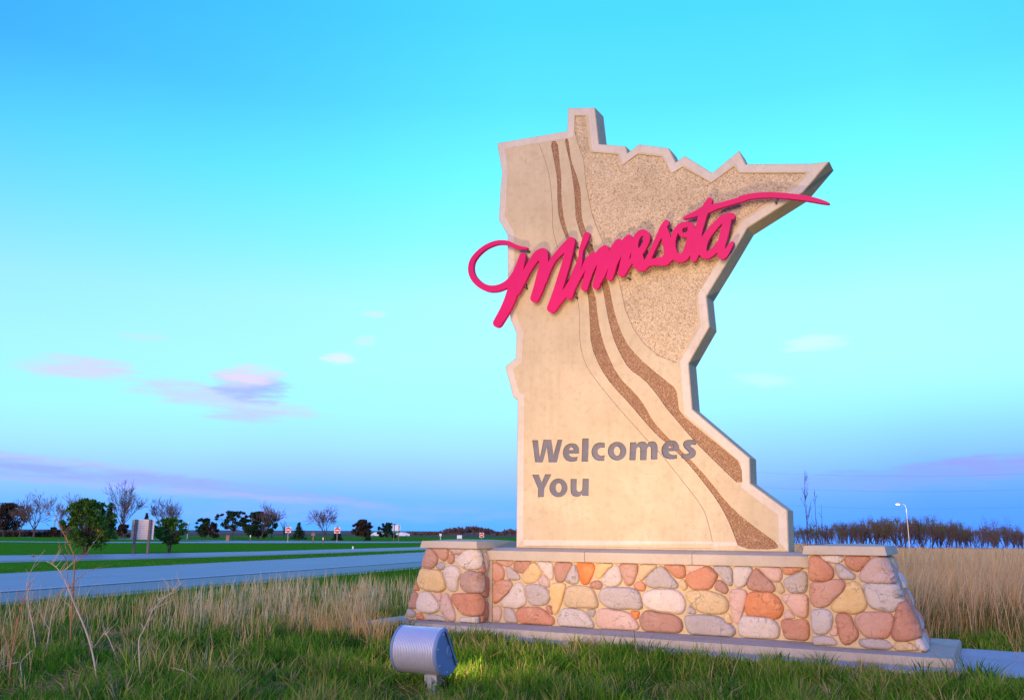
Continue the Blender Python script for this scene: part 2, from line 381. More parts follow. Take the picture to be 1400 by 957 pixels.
# polar ground sheet
rs = np.concatenate([[0.0], np.geomspace(2.0, 60, 90), np.geomspace(66, 6000, 50)])
az = np.linspace(0, 2*math.pi, 181)[:-1]
GV = [(0, 0, float(ground_h(0, 0)))]; GF = []
for r_ in rs[1:]:
    x = r_*np.sin(az); y = r_*np.cos(az); z = ground_h(x, y); GV += list(zip(x, y, z))
n_ = len(az)
for i in range(n_): GF.append((0, 1+(i+1) % n_, 1+i))
for k in range(len(rs)-2):
    for i in range(n_):
        a = 1+k*n_+i; b_ = 1+k*n_+(i+1) % n_; GF.append((a, b_, b_+n_, a+n_))
def ground_mat(t, b):
    co = t.new('ShaderNodeNewGeometry').outputs['Position']
    n1 = t.noise(co, .12, 5, .6); n2 = t.noise(co, 1.4, 6, .65); n3 = t.noise(co, 14, 4, .6); n4 = t.noise(co, .035, 4, .6)
    g = t.mix(t.ramp(n2, [(.35, (0, 0, 0)), (.65, (1, 1, 1))]), (.038, .170, .010), (.072, .240, .014))
    g = t.mix(t.math('MULTIPLY', t.ramp(n3, [(.45, (0, 0, 0)), (.7, (1, 1, 1))]), .5), g, (.095, .21, .016))
    g = t.mix(t.math('MULTIPLY', t.ramp(n1, [(.55, (0, 0, 0)), (.75, (1, 1, 1))]), .35), g, (.14, .13, .05))
    # the dry field to the right of the monument
    s_ = t.new('ShaderNodeSeparateXYZ'); t.put(s_.inputs[0], co)
    ratio = t.math('DIVIDE', s_.outputs[0], t.math('MAXIMUM', s_.outputs[1], 1.0))
    rr = t.math('SQRT', t.math('ADD', t.math('MULTIPLY', s_.outputs[0], s_.outputs[0]), t.math('MULTIPLY', s_.outputs[1], s_.outputs[1])))
    fm = t.math('MULTIPLY', t.math('DIVIDE', t.math('SUBTRACT', ratio, .08), .08, clamp=True), t.math('DIVIDE', t.math('SUBTRACT', rr, 18), 9, clamp=True))
    dry = t.mix(n2, (.40, .20, .08), (.56, .31, .14))
    g = t.mix(fm, g, dry)
    far = t.math('DIVIDE', t.math('SUBTRACT', rr, 230), 120, clamp=True)
    g = t.mix(far, g, t.mix(t.ramp(n4, [(.4, (0, 0, 0)), (.6, (1, 1, 1))]), (.17, .115, .09), (.10, .11, .05)))
    # bare soil and thatch near the lamp
    soil = t.ramp(t.noise(co, .9, 5, .6, .6), [(.36, (.25, .25, .25)), (.5, (1, 1, 1))])
    nearm = t.math('SUBTRACT', 1.0, t.math('DIVIDE', t.math('SUBTRACT', rr, 14), 3, clamp=True))
    g = t.mix(t.math('MULTIPLY', soil, t.math('MULTIPLY', nearm, .85)), g, t.mix(n3, (.09, .055, .032), (.22, .145, .085)))
    t.put(b.inputs['Base Color'], g); b.inputs['Roughness'].default_value = 1; b.inputs['Specular IOR Level'].default_value = 0
    bump(t, b, t.math('ADD', n2, t.math('MULTIPLY', n3, .5)), .6, .1)
g_o = mesh_obj('ground', GV, GF, mat('meadow_ground', ground_mat), smooth=True); tag(g_o, kind='structure')

# ------------------------------------------------------------------ roads
def asphalt(name, c):
    def f(t, b):
        co = obj_co(t); n1 = t.noise(co, .25, 5, .6); n2 = t.noise(co, 30, 3, .6)
        mp_ = t.new('ShaderNodeMapping'); mp_.inputs['Rotation'].default_value = (0, 0, math.radians(27)); mp_.inputs['Scale'].default_value = (1.3, .02, 1); t.put(mp_.inputs[0], co)
        st = t.noise(mp_.outputs[0], 1.0, 4, .6)
        col = t.mix(n1, tuple(x*.82 for x in c), tuple(x*1.15 for x in c)); col = t.mix(t.math('MULTIPLY', t.ramp(st, [(.4, (0, 0, 0)), (.7, (1, 1, 1))]), .35), col, tuple(x*.72 for x in c))
        t.put(b.inputs['Base Color'], t.mix(t.math('MULTIPLY', n2, .3), col, tuple(x*.7 for x in c))); b.inputs['Roughness'].default_value = .55; b.inputs['Specular IOR Level'].default_value = .5
    return mat(name, f)
M_road = asphalt('road_asphalt', (.25, .235, .265)); M_shoulder = asphalt('shoulder_asphalt', (.17, .15, .16)); M_gravel = asphalt('road_gravel', (.24, .17, .11))
def strip(name, up, lo, mt, z, parent=None, thick=.0, n=60):
    """sheet between two ground lines, each given by photo pixels where they meet the ground; lines go on past both ends"""
    def line(pts):
        P = [ground_pt(*p) for p in pts]
        a = P[0]+(P[0]-P[1]).normalized()*40; b_ = P[-1]+(P[-1]-P[-2]).normalized()*260
        P = [a]+P+[b_]; L = np.cumsum([0]+[(P[i+1]-P[i]).length for i in range(len(P)-1)])
        s_ = np.linspace(0, L[-1], n); A = np.array([[p.x, p.y] for p in P])
        return np.stack([np.interp(s_, L, A[:, 0]), np.interp(s_, L, A[:, 1])], 1)
    A, B = line(up), line(lo); V = []; Fc = []
    for i in range(n):
        for q in (A[i], B[i]): V.append((q[0], q[1], float(ground_h(q[0], q[1]))+z))
    for i in range(n-1): Fc.append((2*i, 2*i+1, 2*i+3, 2*i+2))
    o = mesh_obj(name, V, Fc, mt, parent)
    return o
# the highway: straight, defined by its near edge line
P0 = ground_pt(0, 825); P1 = ground_pt(570, 775.5); RD = (P1-P0); RD.z = 0; RD.normalize(); RN = Vector((-RD.y, RD.x, 0))
if RN.y < 0: RN = -RN
def rline(off, s0, s1, z, width, name, mt, parent=None, n=2):
    V = []; Fc = []
    for i in range(n+1):
        s_ = s0+(s1-s0)*i/n
        for o_ in (off, off+width):
            q = P0+RD*s_+RN*o_; V.append((q.x, q.y, float(ground_h(q.x, q.y))+z))
    for i in range(n): Fc.append((2*i, 2*i+2, 2*i+3, 2*i+1))
    o = mesh_obj(name, V, Fc, mt, parent); return o
rg = rline(-.75, -60, 900, .012, .76, 'gravel_verge', M_gravel, n=60); tag(rg, kind='structure')
rsh = rline(0, -60, 900, .020, 2.75, 'road_shoulder', M_shoulder, n=60); tag(rsh, kind='structure')
rd = rline(2.75, -60, 900, .024, 8.3, 'road', M_road, n=60); tag(rd, kind='structure')
M_mark = plain('road_marking_paint', (.62, .62, .64), .6, .3, .15, scale=2)
M_markd = plain('tar_joint', (.05, .045, .05), .7, .3, .2)
rline(2.95, -60, 500, .030, .16, 'edge_line', M_mark, rd, 40)
rline(2.66, -60, 500, .0285, .10, 'tar_joint', M_markd, rd, 40)
rline(10.75, -60, 500, .030, .12, 'edge_line', M_mark, rd, 40)
for k in range(-3, 24): rline(6.75, k*12.2+8.6, k*12.2+11.9, .030, .13, 'lane_dash', M_mark, rd, 2)
up2 = [(0, 759.5), (200, 757), (330, 754.5), (570, 748)]; lo2 = [(0, 767.5), (200, 763), (330, 759.5), (570, 751.3)]
r2g = strip('gravel_verge', [(x, y) for x, y in lo2], [(0, 769.3), (200, 764.4), (330, 760.6), (570, 752.1)], M_gravel, .012); tag(r2g, kind='structure')
r2 = strip('road', up2, lo2, M_road, .02); tag(r2, kind='structure')
r3 = strip('road', [(0, 733), (130, 737.0), (330, 739.2), (560, 740.2)], [(0, 741), (130, 742.2), (330, 742.6), (560, 742.2)], M_road, .03); tag(r3, kind='structure')
# ------------------------------------------------------------------ far ridge
V = []; Fc = []
for i in range(121):
    a = -1.2+1.30*i/120; x, y = 1500*math.tan(a) if abs(a) < 1.3 else 0, 1500
    top = -2.0+2.2*noise.noise(Vector((a*5, 1.7, 0)))+1.0*noise.noise(Vector((a*17, 4.2, 0)))
    for (dy, z) in ((-160, -30), (0, top), (400, top-6), (700, -30)): V.append((x, y+dy, z))
for i in range(120):
    for k in range(3): a = 4*i+k; Fc.append((a, a+4, a+5, a+1))
tag(mesh_obj('hills', V, Fc, plain('far_hills', (.16, .11, .10), 1, .05, .25, scale=.01), smooth=True), kind='structure')
# ================================================================== pad (setting)
bm = bmesh.new(); box(bm, US0-.75, US1+9, VS0-.34, VS1-.02, -.25, .02, .01)
pad = bm_obj('concrete_pad', bm, M_pad); pad.location = (OX, OY, 0); pad.rotation_euler = (0, 0, -WA); tag(pad, kind='structure')

# ================================================================== monument
sign = empty('welcome_monument', (OX, OY, 0), -WA)
tag(sign, 'tall concrete state-shaped welcome monument with red script lettering on a fieldstone base', 'monument')
bm = bmesh.new(); box(bm, US0, US1, VS0, VS1, .021, ZS, .012); bm_obj('base_slab', bm, M_slab, sign)
# ---- stones
def chaikin(P, it=2):
    P = np.asarray(P, float)
    for _ in range(it):
        Q = np.roll(P, -1, 0); P = np.stack([.75*P+.25*Q, .25*P+.75*Q], 1).reshape(-1, 2)
    return P
def resample(P, n):
    Q = np.vstack([P, P[:1]]); L = np.concatenate([[0], np.cumsum(np.hypot(*np.diff(Q, axis=0).T))]); s_ = np.linspace(0, L[-1], n+1)[:-1]
    return np.stack([np.interp(s_, L, Q[:, 0]), np.interp(s_, L, Q[:, 1])], 1)
rng = random.Random(5)
def soft(P, k):
    P = np.asarray(P, float); Q = np.roll(P, -1, 0); return np.stack([(1-k)*P+k*Q, k*P+(1-k)*Q], 1).reshape(-1, 2)
def stone(poly, kind, place, parent, proud=.05, n=32, grow=.0, zlim=None):
    P = np.asarray(poly, float)
    A = .5*np.sum(P[:, 0]*np.roll(P[:, 1], -1)-P[:, 1]*np.roll(P[:, 0], -1))
    if A < 0: P = P[::-1]
    P = resample(soft(P, .14), 26); P = soft(P+np.array([[rng.uniform(-.005, .005), rng.uniform(-.005, .005)] for _ in range(26)]), .25); P = resample(P, n)
    if grow:
        T = np.roll(P, -1, 0)-np.roll(P, 1, 0); N = np.stack([T[:, 1], -T[:, 0]], 1); N /= np.maximum(np.hypot(*N.T), 1e-9)[:, None]; P = P+N*grow
    if zlim: P[:, 1] = np.clip(P[:, 1], *zlim)
    c = P.mean(0); rad = np.hypot(*(P-c).T).mean(); V = []; Fc = []
    pr = proud*min(1.25, .55+rad*2.6)*rng.uniform(.85, 1.15); sd_ = rng.uniform(0, 99)
    tilt = (rng.uniform(-.06, .06), rng.uniform(-.06, .06))
    rings = [(0, -.02), (min(.005/rad, .06), .38), (min(.016/rad, .15), .70), (min(.036/rad, .29), .90), (min(.075/rad, .46), 1.0), (.70, 1.05)]
    for d, h in rings:
        d = min(d, .8)
        for p in P:
            q = p+(c-p)*d
            nz = noise.noise(Vector((q[0]*4+sd_, q[1]*4, 0)))*.018 + noise.noise(Vector((q[0]*13+sd_, q[1]*13, 3)))*.011
            hh = h*pr + (nz+tilt[0]*(q[0]-c[0])+tilt[1]*(q[1]-c[1]))*max(0, h)
            V.append(place(q[0], q[1], hh))
    for k in range(len(rings)-1):
        for i in range(n):
            j = (i+1) % n; a = k*n; Fc.append((a+i, a+j, a+n+j, a+n+i))
    V.append(place(c[0], c[1], pr*1.08)); m_ = len(V)-1; a = (len(rings)-1)*n
    for i in range(n): Fc.append((a+i, a+(i+1) % n, m_))
    return mesh_obj('stone', V, Fc, stone_mat(kind), parent, True)
ZO = {1: (660, 760, 7.0), 2: (840, 760, 7.0), 3: (960, 765, 7.975), 4: (535, 740, 7.975), 5: (1095, 750, 6.38)}
def zpx(z, p): x0, y0, s_ = ZO[z]; return x0+p[0]/s_, y0+p[1]/s_
WALL = [
(1,'O',[(97,55),(130,65),(185,110),(205,150),(195,205),(150,240),(97,243)]),
(1,'B',[(110,42),(285,42),(275,85),(215,97),(165,75)]),
(1,'G',[(213,115),(250,103),(290,135),(350,190),(345,222),(290,228),(240,220)]),
(1,'B',[(295,48),(465,52),(440,105),(380,163),(340,155),(300,135)]),
(1,'T',[(485,58),(520,85),(563,145),(535,200),(495,250),(420,258),(368,235),(368,190),(420,130),(460,75)]),
(1,'W',[(510,55),(665,60),(668,225),(650,228),(600,175),(545,105)]),
(1,'P',[(570,180),(600,200),(637,250),(625,298),(580,290),(525,255),(535,215)]),
(1,'B',[(680,57),(860,65),(820,150),(770,240),(730,250),(690,228)]),
(1,'G',[(868,70),(895,120),(920,200),(905,262),(850,268),(795,250),(795,220),(830,140)]),
(1,'O',[(885,62),(1065,70),(1055,160),(1010,262),(970,270),(935,250),(925,170)]),
(1,'T',[(1075,70),(1255,72),(1200,115),(1120,205),(1085,215),(1075,180)]),
(1,'W',[(1280,75),(1310,150),(1330,220),(1300,278),(1220,290),(1160,280),(1130,240),(1150,200),(1210,130)]),
(1,'B',[(1020,265),(1060,238),(1110,240),(1140,280),(1125,308),(1080,315),(1035,295)]),
(1,'B',[(97,255),(170,230),(250,232),(282,260),(265,320),(190,390),(130,450),(97,452)]),
(1,'W',[(310,260),(355,250),(385,280),(395,350),(413,430),(405,462),(360,480),(315,508),(260,485),(180,485),(165,460),(200,415),(255,350)]),
(1,'G',[(397,280),(480,270),(560,285),(625,330),(640,385),(625,445),(570,470),(470,470),(435,440),(420,350)]),
(1,'T',[(645,265),(720,255),(795,265),(775,350),(740,470),(695,570),(675,560),(655,450),(642,350)]),
(1,'T',[(800,290),(900,280),(1010,290),(1065,330),(1080,400),(1110,480),(1080,493),(950,488),(850,492),(775,465),(775,420),(790,340)]),
(1,'B',[(597,480),(640,473),(655,510),(662,555),(640,548),(605,520)]),
(1,'P',[(92,475),(150,478),(178,520),(165,590),(145,635),(92,635)]),
(1,'G',[(200,500),(250,492),(295,525),(320,590),(335,645),(215,640),(197,580)]),
(1,'O',[(340,500),(430,488),(540,490),(590,520),(620,560),(680,600),(690,650),(650,665),(500,658),(355,650),(320,580),(320,540)]),
(1,'W',[(760,500),(850,505),(950,515),(1000,560),(1085,685),(980,688),(850,680),(740,668),(705,625),(730,560)]),
(1,'G',[(985,515),(1070,512),(1072,540),(1048,582),(1025,565)]),
(1,'P',[(1115,500),(1200,505),(1300,525),(1380,535),(1420,560),(1515,700),(1380,705),(1200,698),(1105,685),(1080,620),(1085,555)]),
(1,'G',[(1130,315),(1180,300),(1300,300),(1420,305),(1490,335),(1515,430),(1535,500),(1500,512),(1400,500),(1290,508),(1180,485),(1115,430),(1105,370)]),
(2,'B',[(35,70),(220,75),(215,160),(180,250),(150,285),(105,280),(80,200)]),
(2,'O',[(178,280),(215,250),(260,250),(298,285),(285,325),(250,332),(200,310)]),
(2,'T',[(232,80),(415,85),(360,130),(260,232),(235,225)]),
(2,'G',[(440,95),(480,120),(540,190),(605,270),(610,308),(540,308),(440,295),(350,303),(305,280),(290,235),(340,170),(400,110)]),
(2,'B',[(460,88),(665,88),(675,165),(660,205),(615,213),(570,190),(510,120)]),
(2,'P',[(680,88),(870,92),(820,120),(730,155),(690,140)]),
(2,'O',[(890,95),(920,110),(990,185),(960,240),(920,310),(840,318),(740,315),(705,285),(675,215),(690,175),(780,140)]),
(2,'G',[(925,95),(1120,100),(1122,285),(1100,288),(1040,220),(985,160)]),
(2,'W',[(1135,98),(1325,105),(1290,190),(1250,280),(1190,305),(1155,295),(1140,220)]),
(2,'T',[(625,235),(655,222),(685,265),(692,300),(655,328),(635,300)]),
(2,'B',[(975,240),(1010,228),(1060,275),(1085,320),(1065,360),(1030,350),(955,310)]),
(2,'W',[(280,340),(400,320),(560,320),(630,350),(685,440),(670,520),(625,560),(560,535),(440,525),(320,500),(270,440),(270,390)]),
(2,'T',[(670,345),(760,330),(900,332),(1020,370),(1085,420),(1088,520),(1020,553),(900,548),(800,530),(750,470),(690,400)]),
(2,'P',[(1100,325),(1180,318),(1265,325),(1255,420),(1220,550),(1175,660),(1155,655),(1125,570),(1105,450)]),
(2,'G',[(712,467),(745,500),(780,545),(690,542),(695,510)]),
(2,'O',[(145,530),(235,533),(225,580),(210,605),(180,580)]),
(2,'B',[(290,520),(340,525),(420,545),(560,565),(620,590),(650,650),(640,730),(450,728),(275,715),(240,650),(240,580)]),
(2,'G',[(655,570),(780,562),(990,575),(1040,610),(1080,645),(1140,670),(1160,720),(1145,765),(920,755),(700,740),(680,660)]),
(2,'T',[(1050,570),(1085,550),(1110,590),(1125,645),(1090,635),(1050,610)]),
(3,'B',[(585,85),(620,130),(700,200),(780,280),(795,335),(770,352),(640,345),(510,320),(480,285),(500,220),(560,115)]),
(3,'P',[(605,80),(855,85),(870,180),(850,225),(780,240),(730,215),(660,140)]),
(3,'O',[(870,88),(1115,92),(1040,125),(930,165),(890,145)]),
(3,'G',[(880,225),(960,180),(1135,120),(1140,355),(980,360),(925,330)]),
(3,'T',[(810,255),(850,243),(880,305),(892,345),(850,370),(820,340)]),
(3,'O',[(510,355),(620,350),(760,360),(830,420),(890,520),(870,600),(815,648),(740,625),(620,612),(510,610),(460,580),(465,500),(480,400)]),
(3,'P',[(860,385),(1000,378),(1148,380),(1150,635),(1060,625),(990,570),(930,490),(870,430)]),
(3,'P',[(930,538),(965,580),(1010,632),(890,635),(895,590)]),
(3,'W',[(430,610),(560,625),(740,635),(800,670),(850,760),(825,858),(600,848),(405,835),(385,770),(400,690)]),
(3,'B',[(850,655),(1000,660),(1155,655),(1160,880),(905,862),(880,770)]),
]
LPIL = [('B',[(380,65),(430,75),(505,180),(490,240),(430,300),(370,290),(300,265),(293,200),(330,110)]),
('O',[(435,65),(615,68),(612,160),(580,215),(540,200),(500,140)]),('P',[(630,70),(810,75),(790,115),(735,140),(670,130),(632,110)]),
('W',[(820,85),(960,90),(990,170),(985,260),(930,305),(820,300),(740,265),(690,215),(690,180),(760,145)]),('B',[(645,145),(680,150),(680,210),(650,242),(612,228),(620,180)]),
('G',[(520,222),(585,245),(560,300),(515,305),(485,280)]),('T',[(290,290),(400,305),(520,315),(555,350),(590,450),(585,520),(520,545),(400,535),(320,510),(260,440),(243,380),(265,320)]),
('W',[(600,275),(660,260),(710,275),(760,330),(750,370),(720,430),(715,530),(670,548),(620,530),(600,450),(575,370),(575,310)]),
('B',[(780,350),(830,322),(920,330),(1000,370),(1010,480),(1005,540),(930,560),(820,555),(760,510),(745,440)]),('O',[(225,450),(255,460),(300,530),(215,525),(200,480)]),
('B',[(170,555),(230,545),(280,570),(270,730),(190,728),(135,700),(145,620)]),('W',[(310,550),(410,545),(450,590),(520,700),(510,750),(460,775),(320,770),(270,730),(280,640)]),
('P',[(450,560),(535,560),(535,630),(520,660),(490,620)]),('P',[(590,555),(615,580),(650,680),(695,800),(685,885),(620,870),(560,790),(535,700),(550,600)]),
('O',[(640,575),(780,570),(950,570),(1010,620),(1010,740),(980,800),(880,810),(770,790),(720,740),(660,640)]),('G',[(145,735),(200,735),(260,775),(250,815),(200,825),(160,800)]),
('W',[(130,760),(155,850),(68,850),(95,800)]),('O',[(265,790),(320,785),(355,860),(265,858)]),('G',[(360,800),(520,810),(560,830),(595,882),(370,868)]),
('W',[(745,830),(940,820),(965,860),(955,897),(745,890),(730,860)]),
('O',[(990,225),(1020,235),(1025,340),(1000,350),(965,320)]),('B',[(985,800),(1010,790),(1012,880),(985,885)])]
RPIL = [('O',[(70,65),(150,65),(200,100),(265,160),(288,215),(265,265),(200,282),(80,278),(62,250)]),('W',[(160,65),(365,65),(365,100),(330,120),(270,122),(220,105)]),
('B',[(385,65),(610,70),(570,120),(520,190),(480,198),(420,170),(385,130)]),('P',[(620,75),(730,75),(780,130),(825,230),(800,298),(660,298),(530,290),(495,250),(530,190)]),
('G',[(290,140),(350,135),(400,180),(475,235),(460,265),(380,262),(330,250),(305,190)]),('O',[(75,295),(200,300),(290,265),(370,275),(388,310),(360,360),(280,440),(215,510),(110,508),(75,460)]),
('T',[(400,300),(470,285),(510,300),(550,400),(575,490),(560,525),(490,555),(450,575),(400,550),(270,548),(258,510),(320,430),(390,360)]),
('W',[(530,310),(680,308),(810,310),(860,350),(885,410),(860,460),(820,545),(770,548),(690,530),(620,525),(590,490),(560,390)]),('W',[(90,535),(180,525),(250,540),(275,600),(260,690),(210,745),(110,742),(85,680)]),
('B',[(310,570),(370,560),(430,590),(450,640),(500,730),(490,780),(420,830),(370,835),(335,780),(320,680),(300,610)]),('O',[(500,560),(640,550),(780,560),(805,590),(795,700),(760,775),(660,782),(560,770),(520,720),(470,640),(475,600)]),
('B',[(880,445),(930,490),(975,580),(1010,690),(980,790),(900,805),(790,800),(790,740),(820,640),(830,530)]),('P',[(295,675),(310,700),(310,750),(270,752),(250,735)]),
('G',[(95,770),(180,762),(280,775),(325,838),(100,835),(88,810)]),('G',[(500,790),(620,785),(740,800),(798,840),(790,873),(640,868),(520,850)]),('T',[(830,815),(920,812),(980,840),(1030,886),(800,878)]),
('W',[(985,780),(1050,755),(1100,800),(1120,870),(1090,888),(1040,888),(1000,840)])]
wall = empty('base_wall', parent=sign)
bm = bmesh.new(); box(bm, LB1, RB0, WALLF, .80, ZS, ZCB); bm_obj('wall_core', bm, M_mortar, wall)
for z, k, pl in WALL:
    Q = [px_v(*zpx(z, p), WALLF-.03) for p in pl]
    P = [(min(max(q[0], LB1+.10), RB0-.005), min(max(q[2], ZS+.006), ZCB-.004)) for q in Q]
    stone(P, k, lambda s_, t_, h: (s_, WALLF-h, t_), wall, .064, grow=.013, zlim=(ZS+.004, ZCB-.003))
# the narrow corner strip beside the left pillar
bm = bmesh.new(); box(bm, LB1-.01, LB1+.085, WALLF-.035, WALLF+.06, ZS+.002, ZCB-.001, .006); bm_obj('corner_strip', bm, M_cap, wall)
jt = [0.0]+[float(px_v(x, 765, 0)[0]) for x in (799, 946)]+[RB0+.0]
for i in range(3):
    bm = bmesh.new(); a_, b_ = jt[i]-(.0 if i else .02)+.004, jt[i+1]-.004
    prof = [(0, ZCB), (0, ZC-.008), (.008, ZC), (PV-.02, ZC+WASH), (.70, ZC+WASH), (.86, ZC), (.86, ZCB)]
    q_ = [[bm.verts.new((x_, v_, z_)) for v_, z_ in prof] for x_ in (a_, b_)]; m_ = len(prof); bm.faces.new(q_[0]); bm.faces.new(q_[1][::-1])
    for e in range(m_): bm.faces.new((q_[0][e], q_[0][(e+1) % m_], q_[1][(e+1) % m_], q_[1][e]))
    bm_obj('cap_stone', bm, M_cap, wall)
bm = bmesh.new(); box(bm, -.01, RB0-.01, .03, .83, ZCB+.004, ZC-.012); bm_obj('cap_joint', bm, M_mortar, wall)
# pillars
ENDROWS = [[.0, .36, .70, 1.0], [.0, .28, .62, 1.0], [.0, .42, .72, 1.0], [.0, .30, .66, 1.0], [.0, .38, .80, 1.0]]
def end_stones(place, W, z0, z1, parent, seed):
    r = random.Random(seed); zz = [z0+(z1-z0)*t for t in (0, .17, .40, .60, .80, 1.0)]
    for k in range(5):
        cs = ENDROWS[(k+seed) % 5]
        for i in range(3):
            a, b_ = cs[i]*W+.03, cs[i+1]*W-.015; lo, hi = zz[k]+.012, zz[k+1]-.012
            j = lambda m: r.uniform(-m, m)
            P = [(a+j(.02), lo+j(.01)), ((a+b_)/2+j(.05), lo+j(.012)), (b_+j(.02), lo+.03+j(.02)), (b_+j(.02), (lo+hi)/2+j(.03)), (b_-.03+j(.03), hi+j(.01)), ((a+b_)/2+j(.05), hi+j(.012)), (a+.02+j(.03), hi-.02+j(.02)), (a+j(.02), (lo+hi)/2+j(.03))]
            P = [(p[0], min(max(p[1], ZS+.01), ZPB-.01)) for p in P]
            stone(P, r.choice('GWOPBGT'), place, parent, .055)
for side_ in ('L', 'R'):
    pil = empty('pillar', parent=sign)
    if side_ == 'L': bu = (LB0+.06, LB1); tu = (UL0+.10, UL1-.05); cap = (UL0, UL1)
    else: bu = (RB0+.03, RB1-.06); tu = (UR0+.05, UR1-.09); cap = (UR0, UR1)
    if side_ == 'L': tu = (tu[0], LB1)
    else: tu = (bu[0], tu[1])
    bm = bmesh.new()
    hexa(bm, [(bu[0], PILF, ZS), (bu[1], PILF, ZS), (bu[1], 1.0, ZS), (bu[0], 1.0, ZS), (tu[0], PILF, ZPB), (tu[1], PILF, ZPB), (tu[1], 1.0, ZPB), (tu[0], 1.0, ZPB)], .012)
    bm_obj('pillar_core', bm, M_mortar, pil)
    def uc(z, s=1, bu=bu, tu=tu): f_ = (z-ZS)/(ZPB-ZS); return bu[s]+(tu[s]-bu[s])*f_
    def place(s_, t_, h, uc=uc):
        c = uc(t_)
        if s_ <= c: return (s_, PILF-h, t_)
        return (c+h, PILF+(s_-c), t_)
    zid = 4 if side_ == 'L' else 5
    sl = (tu[1]-bu[1])/(ZPB-ZS)            # slope of the visible end
    for k, pl in (LPIL if side_ == 'L' else RPIL):
        P = []
        for p in pl:
            X = zpx(zid, p); q = px_v(*X, PILF-.03)
            if q[0] <= uc(q[2])+.03: P.append((min(q[0], uc(q[2])+.03), q[2]))
            else:
                q2 = px_plane(*X, (1, 0, -sl), bu[1]+.03-sl*ZS)
                P.append((uc(q2[2])+max(.03, min(q2[1]-PILF, .45)), q2[2]))
        lo_u = lambda z: uc(z, 0)
        P = [(max(s_, lo_u(t_)+.0), min(max(t_, ZS+.008), ZPB-.006)) for s_, t_ in P]
        stone(P, k, place, pil, .064, grow=.013, zlim=(ZS+.004, ZPB-.004))
    if side_ == 'R':
        end_stones(lambda s_, t_, h: (uc(t_)+h, PILF+.12+s_, t_), 1.0-PILF-.14, ZS, ZPB, pil, 3)
    else:
        end_stones(lambda s_, t_, h: (uc(t_, 0)-h, 1.0-.02-s_, t_), 1.0-PILF-.10, ZS, ZPB, pil, 8)
        sidep = [[(.20, .95), (.36, .97), (.36, 1.25), (.18, 1.28)], [(.14, .55), (.35, .52), (.36, .88), (.16, .86)], [(.14, .18), (.34, .16), (.36, .46), (.15, .47)]]
        for j, P in enumerate(sidep): stone(P, 'PBO'[j], lambda s_, t_, h: (LB1+h, PILF+s_, t_), pil, .04)
    bm = bmesh.new(); c0, c1 = cap
    hexa(bm, [(c0-.012, VP-.01, ZPB), (c1+.012, VP-.01, ZPB), (c1+.012, VPB+.01, ZPB), (c0-.012, VPB+.01, ZPB), (c0+.012, VP+.012, ZP), (c1-.012, VP+.012, ZP), (c1-.012, VPB-.012, ZP), (c0+.012, VPB-.012, ZP)], .006)
    hexa(bm, [(c0+.018, VP+.018, ZP-.002), (c1-.018, VP+.018, ZP-.002), (c1-.018, VPB-.018, ZP-.002), (c0+.018, VPB-.018, ZP-.002), (c0+.30, VP+.40, ZP+.022), (c1-.30, VP+.40, ZP+.022), (c1-.30, VPB-.40, ZP+.022), (c0+.30, VPB-.40, ZP+.022)])
    bm_obj('cap', bm, M_cap, pil)

# ---- the state-shaped panel
def inpoly(P, X, Y):
    P = np.asarray(P); ins = np.zeros(len(X), bool); j = len(P)-1
    for i in range(len(P)):
        xi, yi, xj, yj = P[i, 0], P[i, 1], P[j, 0], P[j, 1]
        c = ((yi > Y) != (yj > Y)) & (X < (xj-xi)*(Y-yi)/((yj-yi) if yj != yi else 1e-12)+xi); ins ^= c; j = i
    return ins
def smooth_poly(P, it=2): return chaikin(P, it)
def catmull(pts, n=8, closed=False):
    P = [np.array(p, float) for p in pts]; out = []
    for i in range(len(P)-1):
        p0 = P[max(i-1, 0)]; p1 = P[i]; p2 = P[i+1]; p3 = P[min(i+2, len(P)-1)]
        for k in range(n):
            t = k/n; out.append(.5*((2*p1)+(-p0+p2)*t+(2*p0-5*p1+4*p2-p3)*t*t+(-p0+3*p1-3*p2+p3)*t**3))
    out.append(P[-1]); return np.array(out)
def cdt(polys, extra=None, eps=1e-5):
    V = []; E = []
    for P in polys:
        b = len(V); V += [Vector((float(p[0]), float(p[1]))) for p in P]; E += [(b+i, b+(i+1) % len(P)) for i in range(len(P))]
    if extra is not None: V += [Vector((float(p[0]), float(p[1]))) for p in extra]
    r = geometry.delaunay_2d_cdt(V, E, [], 0, eps)
    return np.array([(v[0], v[1]) for v in r[0]]), np.array([f for f in r[2]])
OUT = [(705.5,750.5),(707.3,547),(701.4,542.6),(690.5,501.2),(704.4,490),(705.8,456),(697.8,436.5),(694,405),(693.5,321),(681.6,300.3),(683.5,262),(686,235.5),(679.3,195.8),(775,179.3),(776.4,147.9),(812.9,147.1),(818.6,197),(855.2,200),(857.7,209.3),
       (873.1,197.4),(914.3,202.6),(923.6,222),(935.7,213.1),(973.6,236.5),(1010.4,206),(1019.4,224.5),(1108,223.7),(1133.6,220.8),(1097.2,263.7),(1022,311.5),(992.7,361),(965.7,405),(970,446.5),(941.4,496.6),(946.4,559.2),(1024.8,625.7),(1025.8,660.5),(1076.5,697.5),(1078.6,757.6)]
ROUGH = [(786.4,158.6),(800,158.6),(806.4,207.9),(845,211.4),(850,226.4),(871.4,210.7),(904.3,214.3),(917.9,237),(932.9,228.6),(972,250),(1003.6,227.9),(1010,236.6),(1101.9,236.6),(1075,259.7),(1012.5,300.5),(980,361),(952,405),(954,441.5),(925,496.6),
         (900,487),(880,470),(866,450),(854.6,424),(846,383),(836,358),(824.4,333),(814,308),(808.4,290.6),(801.3,255),(797.7,219.5),(791,200),(785.3,180.4)]
